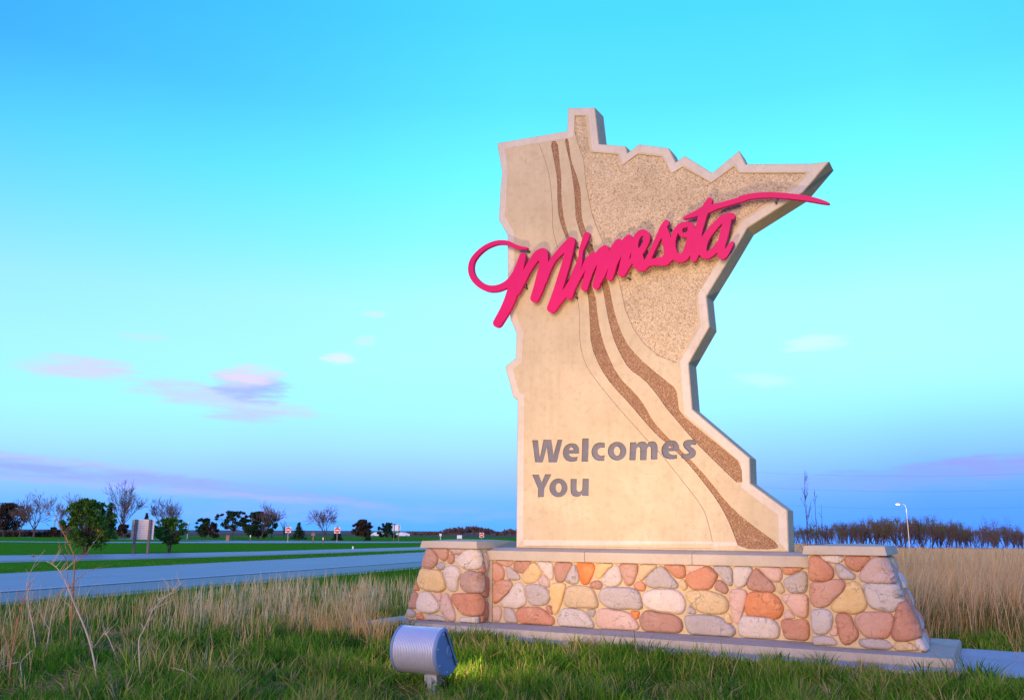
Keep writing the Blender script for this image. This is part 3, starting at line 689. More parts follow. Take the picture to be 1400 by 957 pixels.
RIV1 = [(762.2,192.9),(765,218),(767.5,244.4),(767.5,272.9),(771.2,300),(776.4,319),(789,352),(800,372),(814,402),(817,430),(819.5,448),(827.3,476.8),(844,513.6),(870.8,540),(882,556),(893.4,577),(913.5,598.8),(945.3,629),(970.4,657.3),(993.8,687.4),(1017.2,709),(1044,729),(1063.3,742.6),(1064,751),
        (1010.5,750.3),(1003,730),(993.8,707.5),(980.4,684),(960.3,657.3),(937,629),(915,609),(896.8,593.8),(879,573.8),(860.7,552),(837,527),(820.6,503.5),(807.5,472),(806.4,440),(804,401),(795,375),(783,348),(771,319),(764.5,300),(762,280),(762,244.4),(757,218),(752.2,193.6)]
RIV2 = [(777,190),(779,206),(781.7,223),(790,244),(794.2,262),(794.6,282),(795.7,300),(802,318),(810.6,340),(822,362),(832.4,388),(836,408),(840.5,430),(854,466.8),(874,490),(893.4,506.8),(910,520),(925,532),(927,548),(928.6,563.7),(960.3,590.4),(993.8,617),(1013.8,634),(1015.5,667.4),
        (980.4,634),(950,603.8),(930,580.4),(910,557),(897,538),(880,518),(860,505),(847.4,483.5),(837.3,460),(830,430),(823.5,390),(813,364),(801,340),(793,319),(787,298),(786.5,285),(785.3,262),(780,226.6),(775,206),(771.8,190)]
GRV = [(737.3,197.5),(746,222),(751.5,244.4),(755,280),(756,312),(762.2,337),(778,375),(790.6,415),(792.3,445),(793.9,473),(803.9,503.5),(834,543.7),(867.4,582),(885,601.5),(903.5,620.5),(937,662.3),(960.3,694),(969,718),(975.4,747.0)]
TZ = {6: (722, 592, 11.667), 7: (840, 592, 11.667), 8: (722, 642, 11.667)}
def ell(cx, cy, rx, ry, n=26): return [(cx+rx*math.cos(2*math.pi*i/n), cy+ry*math.sin(2*math.pi*i/n)) for i in range(n)]
# (zoom, name, outline, hole, smooth)
TXT = [(6,'W',[(65,112),(160,112),(180,330),(190,375),(245,105),(372,105),(405,345),(470,105),(550,105),(460,465),(328,465),(300,230),(235,465),(112,465)],None,0),
(6,'e',[(812,325),(816,290),(812,240),(790,190),(745,165),(690,160),(630,172),(580,215),(555,275),(552,330),(572,395),(615,440),(680,455),(745,452),(780,440),(790,372),(740,385),(690,380),(660,355),(652,325)],[(655,270),(665,240),(690,222),(715,235),(728,270)],1),
(6,'l',[(865,85),(970,85),(958,453),(852,453)],None,0),
(6,'c',[(1228,160),(1225,232),(1190,228),(1145,235),(1112,265),(1108,305),(1125,345),(1165,365),(1225,350),(1215,438),(1165,445),(1095,435),(1040,395),(1012,335),(1010,275),(1030,215),(1075,165),(1135,148),(1190,150)],None,1),
(7,'o',ell(43,287,150,150),ell(43,287,51,73),0),
(7,'m',[(250,145),(350,145),(355,180),(385,145),(440,130),(495,140),(522,175),(550,140),(600,128),(655,140),(685,185),(692,240),(686,418),(582,420),(582,240),(570,215),(545,215),(522,250),(512,430),(410,430),(412,250),(400,225),(378,220),(352,250),(338,432),(238,432)],None,0),
(7,'e',[(1030,280),(1040,240),(1025,180),(985,130),(920,112),(845,125),(785,170),(750,235),(750,310),(785,380),(850,415),(930,418),(1000,405),(1002,345),(940,348),(885,335),(862,290)],[(862,235),(880,200),(910,190),(930,205),(932,238)],1),
(7,'s',[(1308,118),(1305,188),(1255,183),(1215,190),(1220,215),(1260,240),(1300,280),(1305,330),(1280,380),(1220,412),(1140,415),(1070,398),(1068,325),(1120,335),(1175,328),(1190,310),(1160,280),(1110,235),(1092,185),(1105,135),(1150,108),(1230,102)],None,1),
(8,'Y',[(65,78),(172,78),(218,200),(270,72),(375,72),(258,300),(252,435),(155,435),(158,300)],None,0),
(8,'o',ell(484,288,146,150),ell(488,288,47,75),0),
(8,'u',[(677,145),(778,145),(775,310),(790,345),(820,350),(850,340),(865,300),(870,142),(970,142),(965,415),(865,415),(860,390),(830,420),(780,432),(720,420),(685,380),(675,310)],None,0)]
def round_some(P):      # soften only the blunt corners
    P = np.asarray(P, float); out = []
    for i in range(len(P)):
        a, b_, c = P[i-1], P[i], P[(i+1) % len(P)]; d1 = (b_-a)/np.linalg.norm(b_-a); d2 = (c-b_)/np.linalg.norm(c-b_)
        if d1@d2 > .55: out += [b_*.75+a*.25, b_*.75+c*.25]
        else: out.append(b_)
    return out
def pp(P, v=PV): return np.array([px_v(x, y, v)[[0, 2]] for x, y in P])
panel = empty('state_panel', parent=sign)
outl = pp(OUT); outl[0][1] = outl[-1][1] = ZC+WASH+.002
def inset(P, d):
    P = np.asarray(P); A = .5*np.sum(P[:, 0]*np.roll(P[:, 1], -1)-P[:, 1]*np.roll(P[:, 0], -1)); sg = 1 if A > 0 else -1
    out = []
    for i in range(len(P)):
        a, b_, c = P[i-1], P[i], P[(i+1) % len(P)]
        n1 = np.array([-(b_-a)[1], (b_-a)[0]]); n1 /= np.linalg.norm(n1); n2 = np.array([-(c-b_)[1], (c-b_)[0]]); n2 /= np.linalg.norm(n2)
        m = n1+n2; m /= np.linalg.norm(m); out.append(b_+sg*m*d/max(.35, m@n1))
    return np.array(out)
front = inset(outl, .014)
rough = pp(ROUGH); riv1 = pp(RIV1); riv2 = pp(RIV2)
gc = catmull(pp(GRV), 5); T = np.gradient(gc, axis=0); N = np.stack([-T[:, 1], T[:, 0]], 1); N /= np.hypot(*N.T)[:, None]
grv = np.vstack([gc+N*.005, (gc-N*.005)[::-1]])
x0, x1 = pp([(717, 748)])[0], pp([(975.4, 747.6)])[0]; zb = ZC+WASH+.03
grv2 = np.array([(x0[0], zb), (x1[0], zb), (x1[0], zb+.009), (x0[0], zb+.009)])
letters = []
for z, nm, P, H, sm in TXT:
    zx, zy, zs_ = TZ[z]; f_ = lambda Q: pp([(zx+x/zs_, zy+y/zs_) for x, y in (round_some(Q) if sm else Q)])
    letters.append((nm, f_(P), f_(H) if H else None))
riv1s, riv2s = smooth_poly(riv1, 1), smooth_poly(riv2, 1)
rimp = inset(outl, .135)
polys = [front, rough, riv1s, riv2s, grv, grv2, rimp]
for nm, P, H in letters:
    polys.append(P)
    if H is not None: polys.append(H)
rg_ = np.random.default_rng(3)
mn, mx = rough.min(0), rough.max(0); gx = np.arange(mn[0], mx[0], .026); gy = np.arange(mn[1], mx[1], .026); X, Y = [a.ravel() for a in np.meshgrid(gx, gy)]
X = X+rg_.uniform(-.01, .01, len(X)); Y = Y+rg_.uniform(-.01, .01, len(Y)); k_ = inpoly(inset(rough, .012), X, Y); ex = [np.stack([X[k_], Y[k_]], 1)]
for rv in (riv1s, riv2s):
    mn, mx = rv.min(0), rv.max(0); gx = np.arange(mn[0], mx[0], .035); gy = np.arange(mn[1], mx[1], .035); X, Y = [a.ravel() for a in np.meshgrid(gx, gy)]
    X = X+rg_.uniform(-.013, .013, len(X)); Y = Y+rg_.uniform(-.013, .013, len(Y)); k_ = inpoly(rv, X, Y); ex.append(np.stack([X[k_], Y[k_]], 1))
VV, TT = cdt(polys, np.vstack(ex))
cen = VV[TT].mean(1); cx_, cy_ = cen[:, 0], cen[:, 1]
cls = np.full(len(TT), -1); cls[inpoly(front, cx_, cy_)] = 0
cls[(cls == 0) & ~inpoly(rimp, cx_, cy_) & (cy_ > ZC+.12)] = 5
DEP = {0: 0., 5: 0., 1: .022, 2: .018, 3: .018, 4: .012}
cls[(cls == 0) & (inpoly(grv, cx_, cy_) | inpoly(grv2, cx_, cy_))] = 4
cls[inpoly(rough, cx_, cy_)] = 1; cls[inpoly(riv1s, cx_, cy_)] = 2; cls[inpoly(riv2s, cx_, cy_)] = 3
for i, (nm, P, H) in enumerate(letters):
    k_ = inpoly(P, cx_, cy_)
    if H is not None: k_ &= ~inpoly(H, cx_, cy_)
    cls[k_] = 10+i; DEP[10+i] = .032
edge = {}
for ti, t in enumerate(TT):
    for a, b_ in ((t[0], t[1]), (t[1], t[2]), (t[2], t[0])): edge.setdefault((min(a, b_), max(a, b_)), []).append(ti)
onb = np.zeros(len(VV), bool)
for (a, b_), ts in edge.items():
    if len({cls[t] for t in ts}) > 1: onb[a] = onb[b_] = True
dsp = np.where(onb, 0, rg_.uniform(-.007, .007, len(VV)))
def region_mesh(name, c, mt, parent):
    V = []; Fc = []; idx = {}
    def vid(i, d):
        k = (i, round(d, 4))
        if k not in idx: idx[k] = len(V); V.append((VV[i][0], PV+d, VV[i][1]))
        return idx[k]
    d = DEP[c]
    amp = 1.0 if c == 1 else (.35 if c in (2, 3) else 0)
    for ti in np.nonzero(cls == c)[0]: Fc.append([vid(i, d+dsp[i]*amp) for i in TT[ti]][::1])
    for (a, b_), ts in edge.items():
        if len(ts) == 2:
            ca, cb = cls[ts[0]], cls[ts[1]]
            if ca == cb or -1 in (ca, cb): continue
            lo, hi = (ca, cb) if DEP[ca] < DEP[cb] else (cb, ca)
            if lo == c and DEP[hi] > DEP[lo]: Fc.append([vid(a, DEP[lo]), vid(b_, DEP[lo]), vid(b_, DEP[hi]+.001), vid(a, DEP[hi]+.001)])
    bm = bmesh.new(); vv = [bm.verts.new(v) for v in V]
    for f in Fc:
        try: bm.faces.new([vv[i] for i in f])
        except ValueError: pass
    for f in bm.faces:
        f.normal_update()
        if abs(f.normal.y) > .5 and f.normal.y > 0: f.normal_flip()
    me = bpy.data.meshes.new(name); bm.to_mesh(me); bm.free()
    return link_mesh(name, me, mt, parent)
region_mesh('panel_face', 0, M_panel, panel)
region_mesh('panel_rim', 5, concrete('unlit_rim_tone', (.52, .44, .35), (.60, .52, .43), .5), panel)  # paler, cooler tone painted in where the lamp's warm beam misses the rim
region_mesh('rough_aggregate_field', 1, M_rough, panel)
region_mesh('river_band', 2, M_river, panel); region_mesh('river_band', 3, M_river, panel)
region_mesh('groove', 4, plain('groove_grey', (.36, .31, .26), .9, .2, .2), panel)
for i, (nm, P, H) in enumerate(letters): region_mesh('engraved_letter', 10+i, M_letter_fill, panel)
# body behind the face: chamfer, sides, back
V = [(p[0], PV, p[1]) for p in front]+[(p[0], PV+.014, p[1]) for p in outl]+[(p[0], PB-.014, p[1]) for p in outl]+[(p[0], PB, p[1]) for p in front]
n_ = len(outl); Fc = []
for k in range(3):
    for i in range(n_): j = (i+1) % n_; Fc.append((k*n_+i, k*n_+j, (k+1)*n_+j, (k+1)*n_+i))
V2, T2 = cdt([front]); c2 = V2[T2].mean(1); k_ = inpoly(front, c2[:, 0], c2[:, 1]); b_ = len(V); V += [(p[0], PB, p[1]) for p in V2]; Fc += [tuple(b_+t) for t in T2[k_]]
bm = bmesh.new(); vv = [bm.verts.new(v) for v in V]
for f in Fc: bm.faces.new([vv[i] for i in f])
bm_obj('panel_body', bm, M_panel, panel)

# ---- red script lettering, traced as pen strokes (x, y, half width) and merged into one plate
SZ = {'A': (630, 310, 6.38), 'B': (740, 300, 7.36), 'C': (860, 250, 6.84), 'D': (1000, 190, 6.38)}
STROKES = [
('A',[(572,187,10),(520,185,16),(470,170,19),(420,146,20),(365,136,20),(300,142,20),(220,175,20),(150,230,21),(100,297,23),(86,370,25),(106,440,27),(160,500,29),(230,536,31),(300,540,31),(370,518,31),(430,478,34),(475,420,36)]),
('A',[(540,254,29),(518,330,37),(492,410,46),(470,490,52),(448,570,51),(420,650,49),(385,725,46),(345,795,43),(318,840,41)]),
('A',[(480,560,40),(535,460,36),(570,395,33),(625,305,36),(672,245,40),(712,225,42)]),
('A',[(715,228,46),(721,330,42),(702,440,48),(678,530,46),(642,624,39)]),
('A',[(715,470,36),(760,370,28),(800,295,27),(850,235,30),(905,180,36),(962,125,38)]),
('A',[(962,125,38),(925,290,38),(878,450,40),(830,600,40),(788,712,40)]),
('A',[(795,715,38),(850,645,34),(905,580,34),(950,540,34)]),
('B',[(458,156,32),(430,230,30),(402,310,24),(394,370,22),(378,450,32),(338,560,40),(302,680,42),(282,770,36)]),
('B',[(110,890,40),(190,785,28),(260,700,32),(330,590,34)]),
('B',[(310,700,30),(370,600,22),(420,505,24),(470,410,30),(525,362,33)]),
('B',[(525,362,36),(505,440,46),(480,530,42),(455,610,38),(432,688,36)]),
('B',[(470,600,22),(520,470,30),(560,390,40),(600,330,42),(640,300,42)]),
('B',[(640,300,44),(628,380,48),(602,470,44),(576,570,40),(550,668,38)]),
('B',[(570,640,24),(620,560,22),(655,470,26),(700,360,34),(740,280,38),(780,240,40)]),
('B',[(780,236,44),(758,330,46),(730,430,42),(708,510,40),(686,582,36)]),
('B',[(720,500,22),(765,390,28),(800,300,38),(840,235,42),(880,195,42)]),
('B',[(880,195,44),(868,290,46),(846,380,44),(828,460,44),(806,542,38)]),
('B',[(815,545,34),(870,465,26),(915,400,24),(940,360,26)]),
('B',[(935,410,36),(940,320,38),(944,240,34),(968,170,34),(1018,132,34),(1058,160,36),(1056,220,34),(1022,290,34),(985,340,38)]),
('B',[(945,330,40),(950,410,46),(990,470,52),(1040,455,44),(1085,410,34)]),
('C',[(90,640,34),(98,710,40),(125,780,48),(165,740,30),(215,640,24),(265,530,27),(318,420,31),(350,372,28)]),
('C',[(325,430,36),(345,510,46),(358,590,44),(365,660,44),(340,725,46),(270,735,38),(200,745,32),(150,760,34)]),
('C',[(350,710,50),(400,690,34),(440,690,40)]),
('C',[(548,388,28),(490,402,30),(440,450,28),(412,530,26),(412,610,28),(430,680,38),(480,705,42),(530,670,42),(560,590,40),(580,500,36),(592,430,26),(575,395,28)]),
('C',[(478,430,22),(486,478,22),(520,490,22),(560,470,26),(572,430,26)]),
('C',[(754,164,29),(722,225,38),(690,300,42),(668,380,40),(645,470,40),(630,560,52),(618,640,48),(604,706,34)]),
('C',[(512,330,12),(560,312,20),(620,290,27),(690,262,38),(760,238,36),(830,216,28),(900,197,26),(1000,168,25),(1080,146,25)]),
('D',[(80,521,25),(130,508,25),(200,496,25),(300,489,25),(400,491,25),(500,499,25),(620,513,25),(700,527,23),(770,543,19),(830,558,12),(852,563,5)]),
('C',[(962,312,33),(900,318,32),(850,355,34),(780,430,36),(720,510,38),(690,590,40),(690,650,42),(725,678,36),(790,640,34),(845,570,34)]),
('C',[(640,600,40),(665,640,36),(690,640,36)]),
('C',[(925,325,38),(905,410,42),(880,510,44),(862,600,38),(866,680,38),(900,660,32),(940,600,24),(966,562,17)]),
]
LV1, LV0 = PV-.08, PV-.145          # back and front of the plate
SP = []
for z, pts in STROKES:
    zx, zy, zs_ = SZ[z]
    C = catmull(pts, 6); C = np.stack([zx+C[:, 0]/zs_, zy+C[:, 1]/zs_, C[:, 2]/zs_], 1)
    C[:, 2] *= .94
    T = np.gradient(C[:, :2], axis=0); T /= np.hypot(*T.T)[:, None]; N = np.stack([-T[:, 1], T[:, 0]], 1)
    left = C[:, :2]+N*C[:, 2:]; right = C[:, :2]-N*C[:, 2:]
    def arc(c, r, d, n=7):
        a0 = math.atan2(d[1], d[0]); return [(c[0]+r*math.cos(a0+math.pi/2-math.pi*k/n), c[1]+r*math.sin(a0+math.pi/2-math.pi*k/n)) for k in range(1, n)]
    poly = list(map(tuple, left))+arc(C[-1, :2], C[-1, 2], T[-1])+list(map(tuple, right[::-1]))+arc(C[0, :2], C[0, 2], -T[0])
    SP.append((pp(poly, LV0), [np.array([px_v(c[0]+r*math.cos(t), c[1]+r*math.sin(t), LV0)[[0, 2]] for t in np.linspace(0, 2*math.pi, 13)[:-1]]) for c, r in [((c[0], c[1]), c[2]) for c in C[::3]]], pp(C[:, :2], LV0), C[:, 2]))
VL, TL = cdt([s[0] for s in SP], eps=2e-4)
cl = VL[TL].mean(1); ins = np.zeros(len(TL), bool)
def wn_inside(P, X, Y):      # non-zero winding
    wn_ = np.zeros(len(X), int); Q = np.roll(P, -1, 0)
    for (xa, ya), (xb, yb) in zip(P, Q):
        cr = (xb-xa)*(Y-ya)-(X-xa)*(yb-ya)
        wn_ += ((ya <= Y) & (yb > Y) & (cr > 0)).astype(int); wn_ -= ((ya > Y) & (yb <= Y) & (cr < 0)).astype(int)
    return wn_ != 0
for s in SP: ins |= wn_inside(s[0], cl[:, 0], cl[:, 1])
TL = TL[ins]
# drop pinholes: boundary loops that enclose next to nothing are filled by the neighbouring triangles
allV, allT = VL, TL
cnt = {}
for t in TL:
    for a, b_ in ((t[0], t[1]), (t[1], t[2]), (t[2], t[0])): cnt.setdefault((min(a, b_), max(a, b_)), []).append((a, b_))
nv = len(VL); V = [(p[0], LV0, p[1]) for p in VL]+[(p[0], LV1, p[1]) for p in VL]; Fc = [tuple(t) for t in TL]+[tuple(t[::-1]+nv) for t in TL]
for k, es in cnt.items():
    if len(es) == 1: a, b_ = es[0]; Fc.append((b_, a, a+nv, b_+nv))
bm = bmesh.new(); vv = [bm.verts.new(v) for v in V]
for f in Fc:
    try: bm.faces.new([vv[i] for i in f])
    except ValueError: pass
bmesh.ops.delete(bm, geom=[v for v in bm.verts if not v.link_faces], context='VERTS')
lett = bm_obj('script_lettering', bm, M_red, sign)
M_stud = plain('dark_steel_stud', (.06, .055, .055), .5, .4, .1, .5)
for (x, y) in ((719, 342), (716, 392), (786, 336), (785, 405), (805, 333), (857, 379), (850, 330), (914, 311), (935, 314), (1059, 274), (900, 352), (960, 345), (990, 330)):
    q = px_v(x, y, LV0); V = []; Fc = []
    tube(V, Fc, (q[0], LV1-.01, q[2]), (q[0], PV+.03, q[2]), .016, .016, 8, True); mesh_obj('mounting_stud', V, Fc, M_stud, lett)

# ================================================================== floodlight
fb = ground_pt(592, 951); fl = empty('floodlight', (fb.x, fb.y, float(ground_h(fb.x, fb.y))), -WA+.03)
tag(fl, 'ribbed aluminium floodlight on a short post in the grass, aimed at the monument', 'floodlight')
D_ = fb.y; fc = plane_pt(580, 888.5, D_); zc_ = fc.z-fl.location.z; R_ = 30*mpx(D_); HL = .262
fcx = (fc.x-fb.x)/math.cos(WA)*.95
# section: round housing cut flat towards the monument (local +y is towards the wall); the flat leans back to face up
ca = math.radians(32)         # the lamp looks up by this much
def sect(r, n=40, cut=.40):
    pts = []
    half = math.acos(cut)
    for i in range(n+1):
        a = ca+half+(2*math.pi-2*half)*i/n; pts.append((r*math.cos(a), r*math.sin(a)))
    return pts
V = []; Fc = []; NR = 27; sec = sect(1); ns = len(sec); prof = []
for k in range(NR):
    xk = -HL+2*HL*k/NR; dx = 2*HL/NR
    prof += [(xk, R_*.93), (xk+dx*.18, R_), (xk+dx*.62, R_), (xk+dx*.82, R_*.93)]
prof.append((HL, R_*.93))
for x_, r_ in prof:
    for p in sec: V.append((fcx+x_, p[0]*r_, zc_+p[1]*r_))
for k in range(len(prof)-1):
    for i in range(ns-1): a = k*ns+i; Fc.append((a, a+1, a+ns+1, a+ns))
hs = mesh_obj('ribbed_housing', V, Fc, M_flood, fl)
for s_ in (-1, 1):
    V = []; Fc = []
    for x_, r_ in ((s_*(HL-.012), R_*1.02), (s_*(HL+.012), R_*1.02), (s_*(HL+.022), R_*.97)):
        for p in sect(r_, 40, .38): V.append((fcx+x_, p[0], zc_+p[1]))
    for k in range(2):
        for i in range(ns): a = k*ns+i; b_ = k*ns+(i+1) % ns; Fc.append((a, b_, b_+ns, a+ns))
    Fc.append(tuple(2*ns+i for i in range(ns)) if s_ > 0 else tuple(2*ns+ns-1-i for i in range(ns))); Fc.append(tuple(range(ns))[::-s_])
    ec = mesh_obj('end_cap', V, Fc, M_floodcap, fl)
    V = []; Fc = []; tube(V, Fc, (fcx+s_*(HL+.020), .03, zc_+.0), (fcx+s_*(HL+.030), .03, zc_+.0), .062, .06, 20, True); mesh_obj('pivot_disc', V, Fc, M_floodcap, ec)
    V = []; Fc = []; dv = (-math.sin(ca), math.cos(ca)); nv_ = (math.cos(ca)*R_*.18, math.sin(ca)*R_*.18)
    tube(V, Fc, (fcx+s_*(HL+.027), nv_[0]+dv[0]*R_*.86, zc_+nv_[1]+dv[1]*R_*.86), (fcx+s_*(HL+.027), nv_[0]-dv[0]*R_*.86, zc_+nv_[1]-dv[1]*R_*.86), .008, .008, 6, True); mesh_obj('frame_seam', V, Fc, M_black, ec)
nn_ = Vector((0, math.cos(ca), math.sin(ca))); tt_ = Vector((0, -math.sin(ca), math.cos(ca))); c0 = Vector((fcx, 0, zc_))+nn_*(R_*.36); hw = R_*.88
mesh_obj('lens', [c0+Vector((x_, 0, 0))+tt_*y_ for x_, y_ in ((-HL+.01, -hw), (HL-.01, -hw), (HL-.01, hw), (-HL+.01, hw))], [(0, 1, 2, 3)], M_lens, fl)
bm = bmesh.new(); box(bm, -.05, .05, -.05, .05, -.15, zc_-R_-.06, .004); bm_obj('post', bm, M_galv, fl)
bm = bmesh.new(); box(bm, -.075, .075, -.06, .06, zc_-R_-.10, zc_-R_+.01, .006); br = bm_obj('mounting_bracket', bm, M_galv, fl)
V = []; Fc = []; tube(V, Fc, (.03, -.062, zc_-R_-.05), (.03, -.10, zc_-R_-.05), .028, .024, 12, True); mesh_obj('knob', V, Fc, M_galv, br)
for dx in (-.025, .025):
    V = []; Fc = []; tube(V, Fc, (dx, -.052, zc_-R_-.16), (dx, -.062, zc_-R_-.16), .011, .011, 6, True); mesh_obj('bolt', V, Fc, M_stud, fl)
V = []; Fc = []; polytube(V, Fc, [Vector(q) for q in ((.075, .02, zc_-R_-.04), (.12, .03, zc_-R_-.06), (.125, .04, zc_-R_-.16), (.10, .06, .02), (.11, .10, -.10))], [.013]*5, 8); mesh_obj('conduit', V, Fc, M_stud, fl)
for q in range(5):
    a = 2.1+q*.85; V = []; Fc = []; tube(V, Fc, (fcx+HL+.020, math.cos(a)*R_*.84, zc_+math.sin(a)*R_*.84), (fcx+HL+.030, math.cos(a)*R_*.84, zc_+math.sin(a)*R_*.84), .010, .009, 8, True); mesh_obj('screw', V, Fc, M_galv, fl)
ld = bpy.data.lights.new('floodlight_beam', 'SPOT'); ld.energy = 1500; ld.color = (1, .72, .43); ld.spot_size = math.radians(118); ld.spot_blend = 1.0; ld.shadow_soft_size = .20
lo = bpy.data.objects.new('floodlight_beam', ld); COL.objects.link(lo)
bpy.context.view_layer.update()
lo.parent = fl; lp = Vector((fcx, 0, zc_))+nn_*(R_*.62); lo.location = lp
tgt = fl.matrix_world.inverted() @ Vector(to_world(2.5, PV, 5.5)); lo.rotation_euler = (tgt-lp).to_track_quat('-Z', 'Y').to_euler()

# ================================================================== trees
def branch_tree(seed, H, spread=.46, trunk=.20, levels=6, rbase=.021, up=.30, kids=(2, 3), shrink=.85, wig=.12, thick=1.0, multi=1):
    r = random.Random(seed); seg_t = []; seg_c = []
    def grow(p, d, L, rad, lev):
        n = 3 if lev < 3 else 2; q = p.copy(); dd = d.copy(); pts = [q.copy()]
        for i in range(n):
            dd = (dd+Vector((r.uniform(-wig, wig), r.uniform(-wig, wig), r.uniform(-wig, wig)+.06*up))).normalized(); q = q+dd*(L/n); pts.append(q.copy())
        for i in range(n):
            r0 = rad*(1-.45*i/n); r1 = rad*(1-.45*(i+1)/n); (seg_t if lev <= 2 else seg_c).append((pts[i], pts[i+1], r0, r1, lev))
        if lev >= levels: return
        nk = r.randint(*kids)+(1 if lev == 0 else 0)
        for k in range(nk):
            t = r.uniform(.35, 1.0) if k else 1.0
            if lev == 0: t = r.uniform(.75, 1.0)
            i = min(int(t*n), n-1); b_ = pts[i].lerp(pts[i+1], t*n-i)
            a = 2*math.pi*(k/nk)+r.uniform(-.6, .6)+lev; sp = spread*r.uniform(.6, 1.3)*(1.0 if k or lev == 0 else .4)
            x, y = frame(dd); nd = (dd*math.cos(sp)+(x*math.cos(a)+y*math.sin(a))*math.sin(sp)); nd = (nd+Vector((0, 0, up*.35))).normalized()
            grow(b_, nd, L*shrink*r.uniform(.75, 1.15)*(1.25 if lev == 0 else 1), max(rad*.60, .008*thick), lev+1)
    for m in range(multi):
        d = Vector((r.uniform(-.12, .12)+(m-(multi-1)/2)*.3, r.uniform(-.15, .15), 1)).normalized(); grow(Vector((0, 0, -.15)), d, H*trunk, H*rbase*thick, 0)
    zmax = max(s[1].z for s in seg_t+seg_c); k = H/zmax
    return [(a*k, b_*k, c, d, l) for a, b_, c, d, l in seg_t], [(a*k, b_*k, c, d, l) for a, b_, c, d, l in seg_c]
def segs_mesh(name, segs, mt, parent, rmin=0):
    V = []; Fc = []
    for a, b_, r0, r1, l in segs: tube(V, Fc, a, b_, max(r0, rmin), max(r1, rmin*.8), 6 if l == 0 else (4 if l < 3 else 3))
    return mesh_obj(name, V, Fc, mt, parent)
def leaf_mesh(name, C, size, rnd, mt, parent, rg, up=.3):
    N = len(C); d = rg.normal(size=(N, 3)); d[:, 2] = d[:, 2]*.7+up; d /= np.linalg.norm(d, axis=1)[:, None]
    a = rg.normal(size=(N, 3)); a = np.cross(d, a); a /= np.linalg.norm(a, axis=1)[:, None]
    sz = size*rg.uniform(.6, 1.4, N); V = np.stack([C-a*sz[:, None]*.42, C+a*sz[:, None]*.42, C+d*sz[:, None]], 1).reshape(-1, 3)
    me = bpy.data.meshes.new(name); me.vertices.add(3*N); me.vertices.foreach_set('co', V.astype(np.float32).ravel()); me.loops.add(3*N); me.loops.foreach_set('vertex_index', np.arange(3*N, dtype=np.int32))
    me.polygons.add(N); me.polygons.foreach_set('loop_start', np.arange(0, 3*N, 3, dtype=np.int32)); me.polygons.foreach_set('loop_total', np.full(N, 3, np.int32))
    at = me.attributes.new('rnd', 'FLOAT', 'POINT'); at.data.foreach_set('value', np.repeat(rnd, 3).astype(np.float32)); me.update(calc_edges=True)
    return link_mesh(name, me, mt, parent)
def base_of(px, top, basey, D=None):
    """ground contact and height for a thing drawn from basey up to top at column px"""
    if D is None: p = ground_pt(px, basey)
    else: p = plane_pt(px, basey, D); p.z = float(ground_h(p.x, p.y))
    t = plane_pt(px, top, p.y); return p, t.z-p.z
def bare(px, top, basey, label, seed, D=None, group='bare trees', **kw):
    p, H = base_of(px, top, basey, D); rm = kw.pop('rmin', .17)*mpx(p.y)
    o = empty('bare_tree', p); tag(o, label, 'tree', group); a, b_ = branch_tree(seed, H, **kw)
    segs_mesh('trunk', a, M_bark, o, rm*1.6); segs_mesh('crown', b_, M_twig, o, rm); return o
def spruce(px, top, basey, wpx, label, seed, D=None, mt=None, name='spruce_tree', skirt=.04, pw=.9):
    p, H = base_of(px, top, basey, D); o = empty(name, p); tag(o, label, 'tree', 'evergreens'); r = np.random.default_rng(seed)
    Rm = wpx*mpx(p.y)/2; V = []; Fc = []; tube(V, Fc, (0, 0, -.2), (0, 0, H*.97), H*.02, .02, 7, True); mesh_obj('trunk', V, Fc, M_bark, o)
    nb = 150; C = []
    for k in range(nb):
        t = skirt+(1-skirt)*(k/nb); L = Rm*(1-t)**pw*r.uniform(.7, 1.12)+.06; a = k*2.399+r.uniform(-.3, .3); n = max(6, int(34*(1-t)))
        s_ = r.uniform(.15, 1, n); c = np.stack([np.cos(a)*L*s_, np.sin(a)*L*s_, H*t-L*.30*s_**1.4+.05*L], 1); c += r.normal(size=(n, 3))*np.array([.10, .10, .05])*L*.8; C.append(c)
    C = np.vstack(C); C[:, 2] = np.clip(C[:, 2], .03*H, None); leaf_mesh('crown', C, .055*H+.05, r.uniform(0, 1, len(C)), mt or M_needle, o, r, -.05); return o
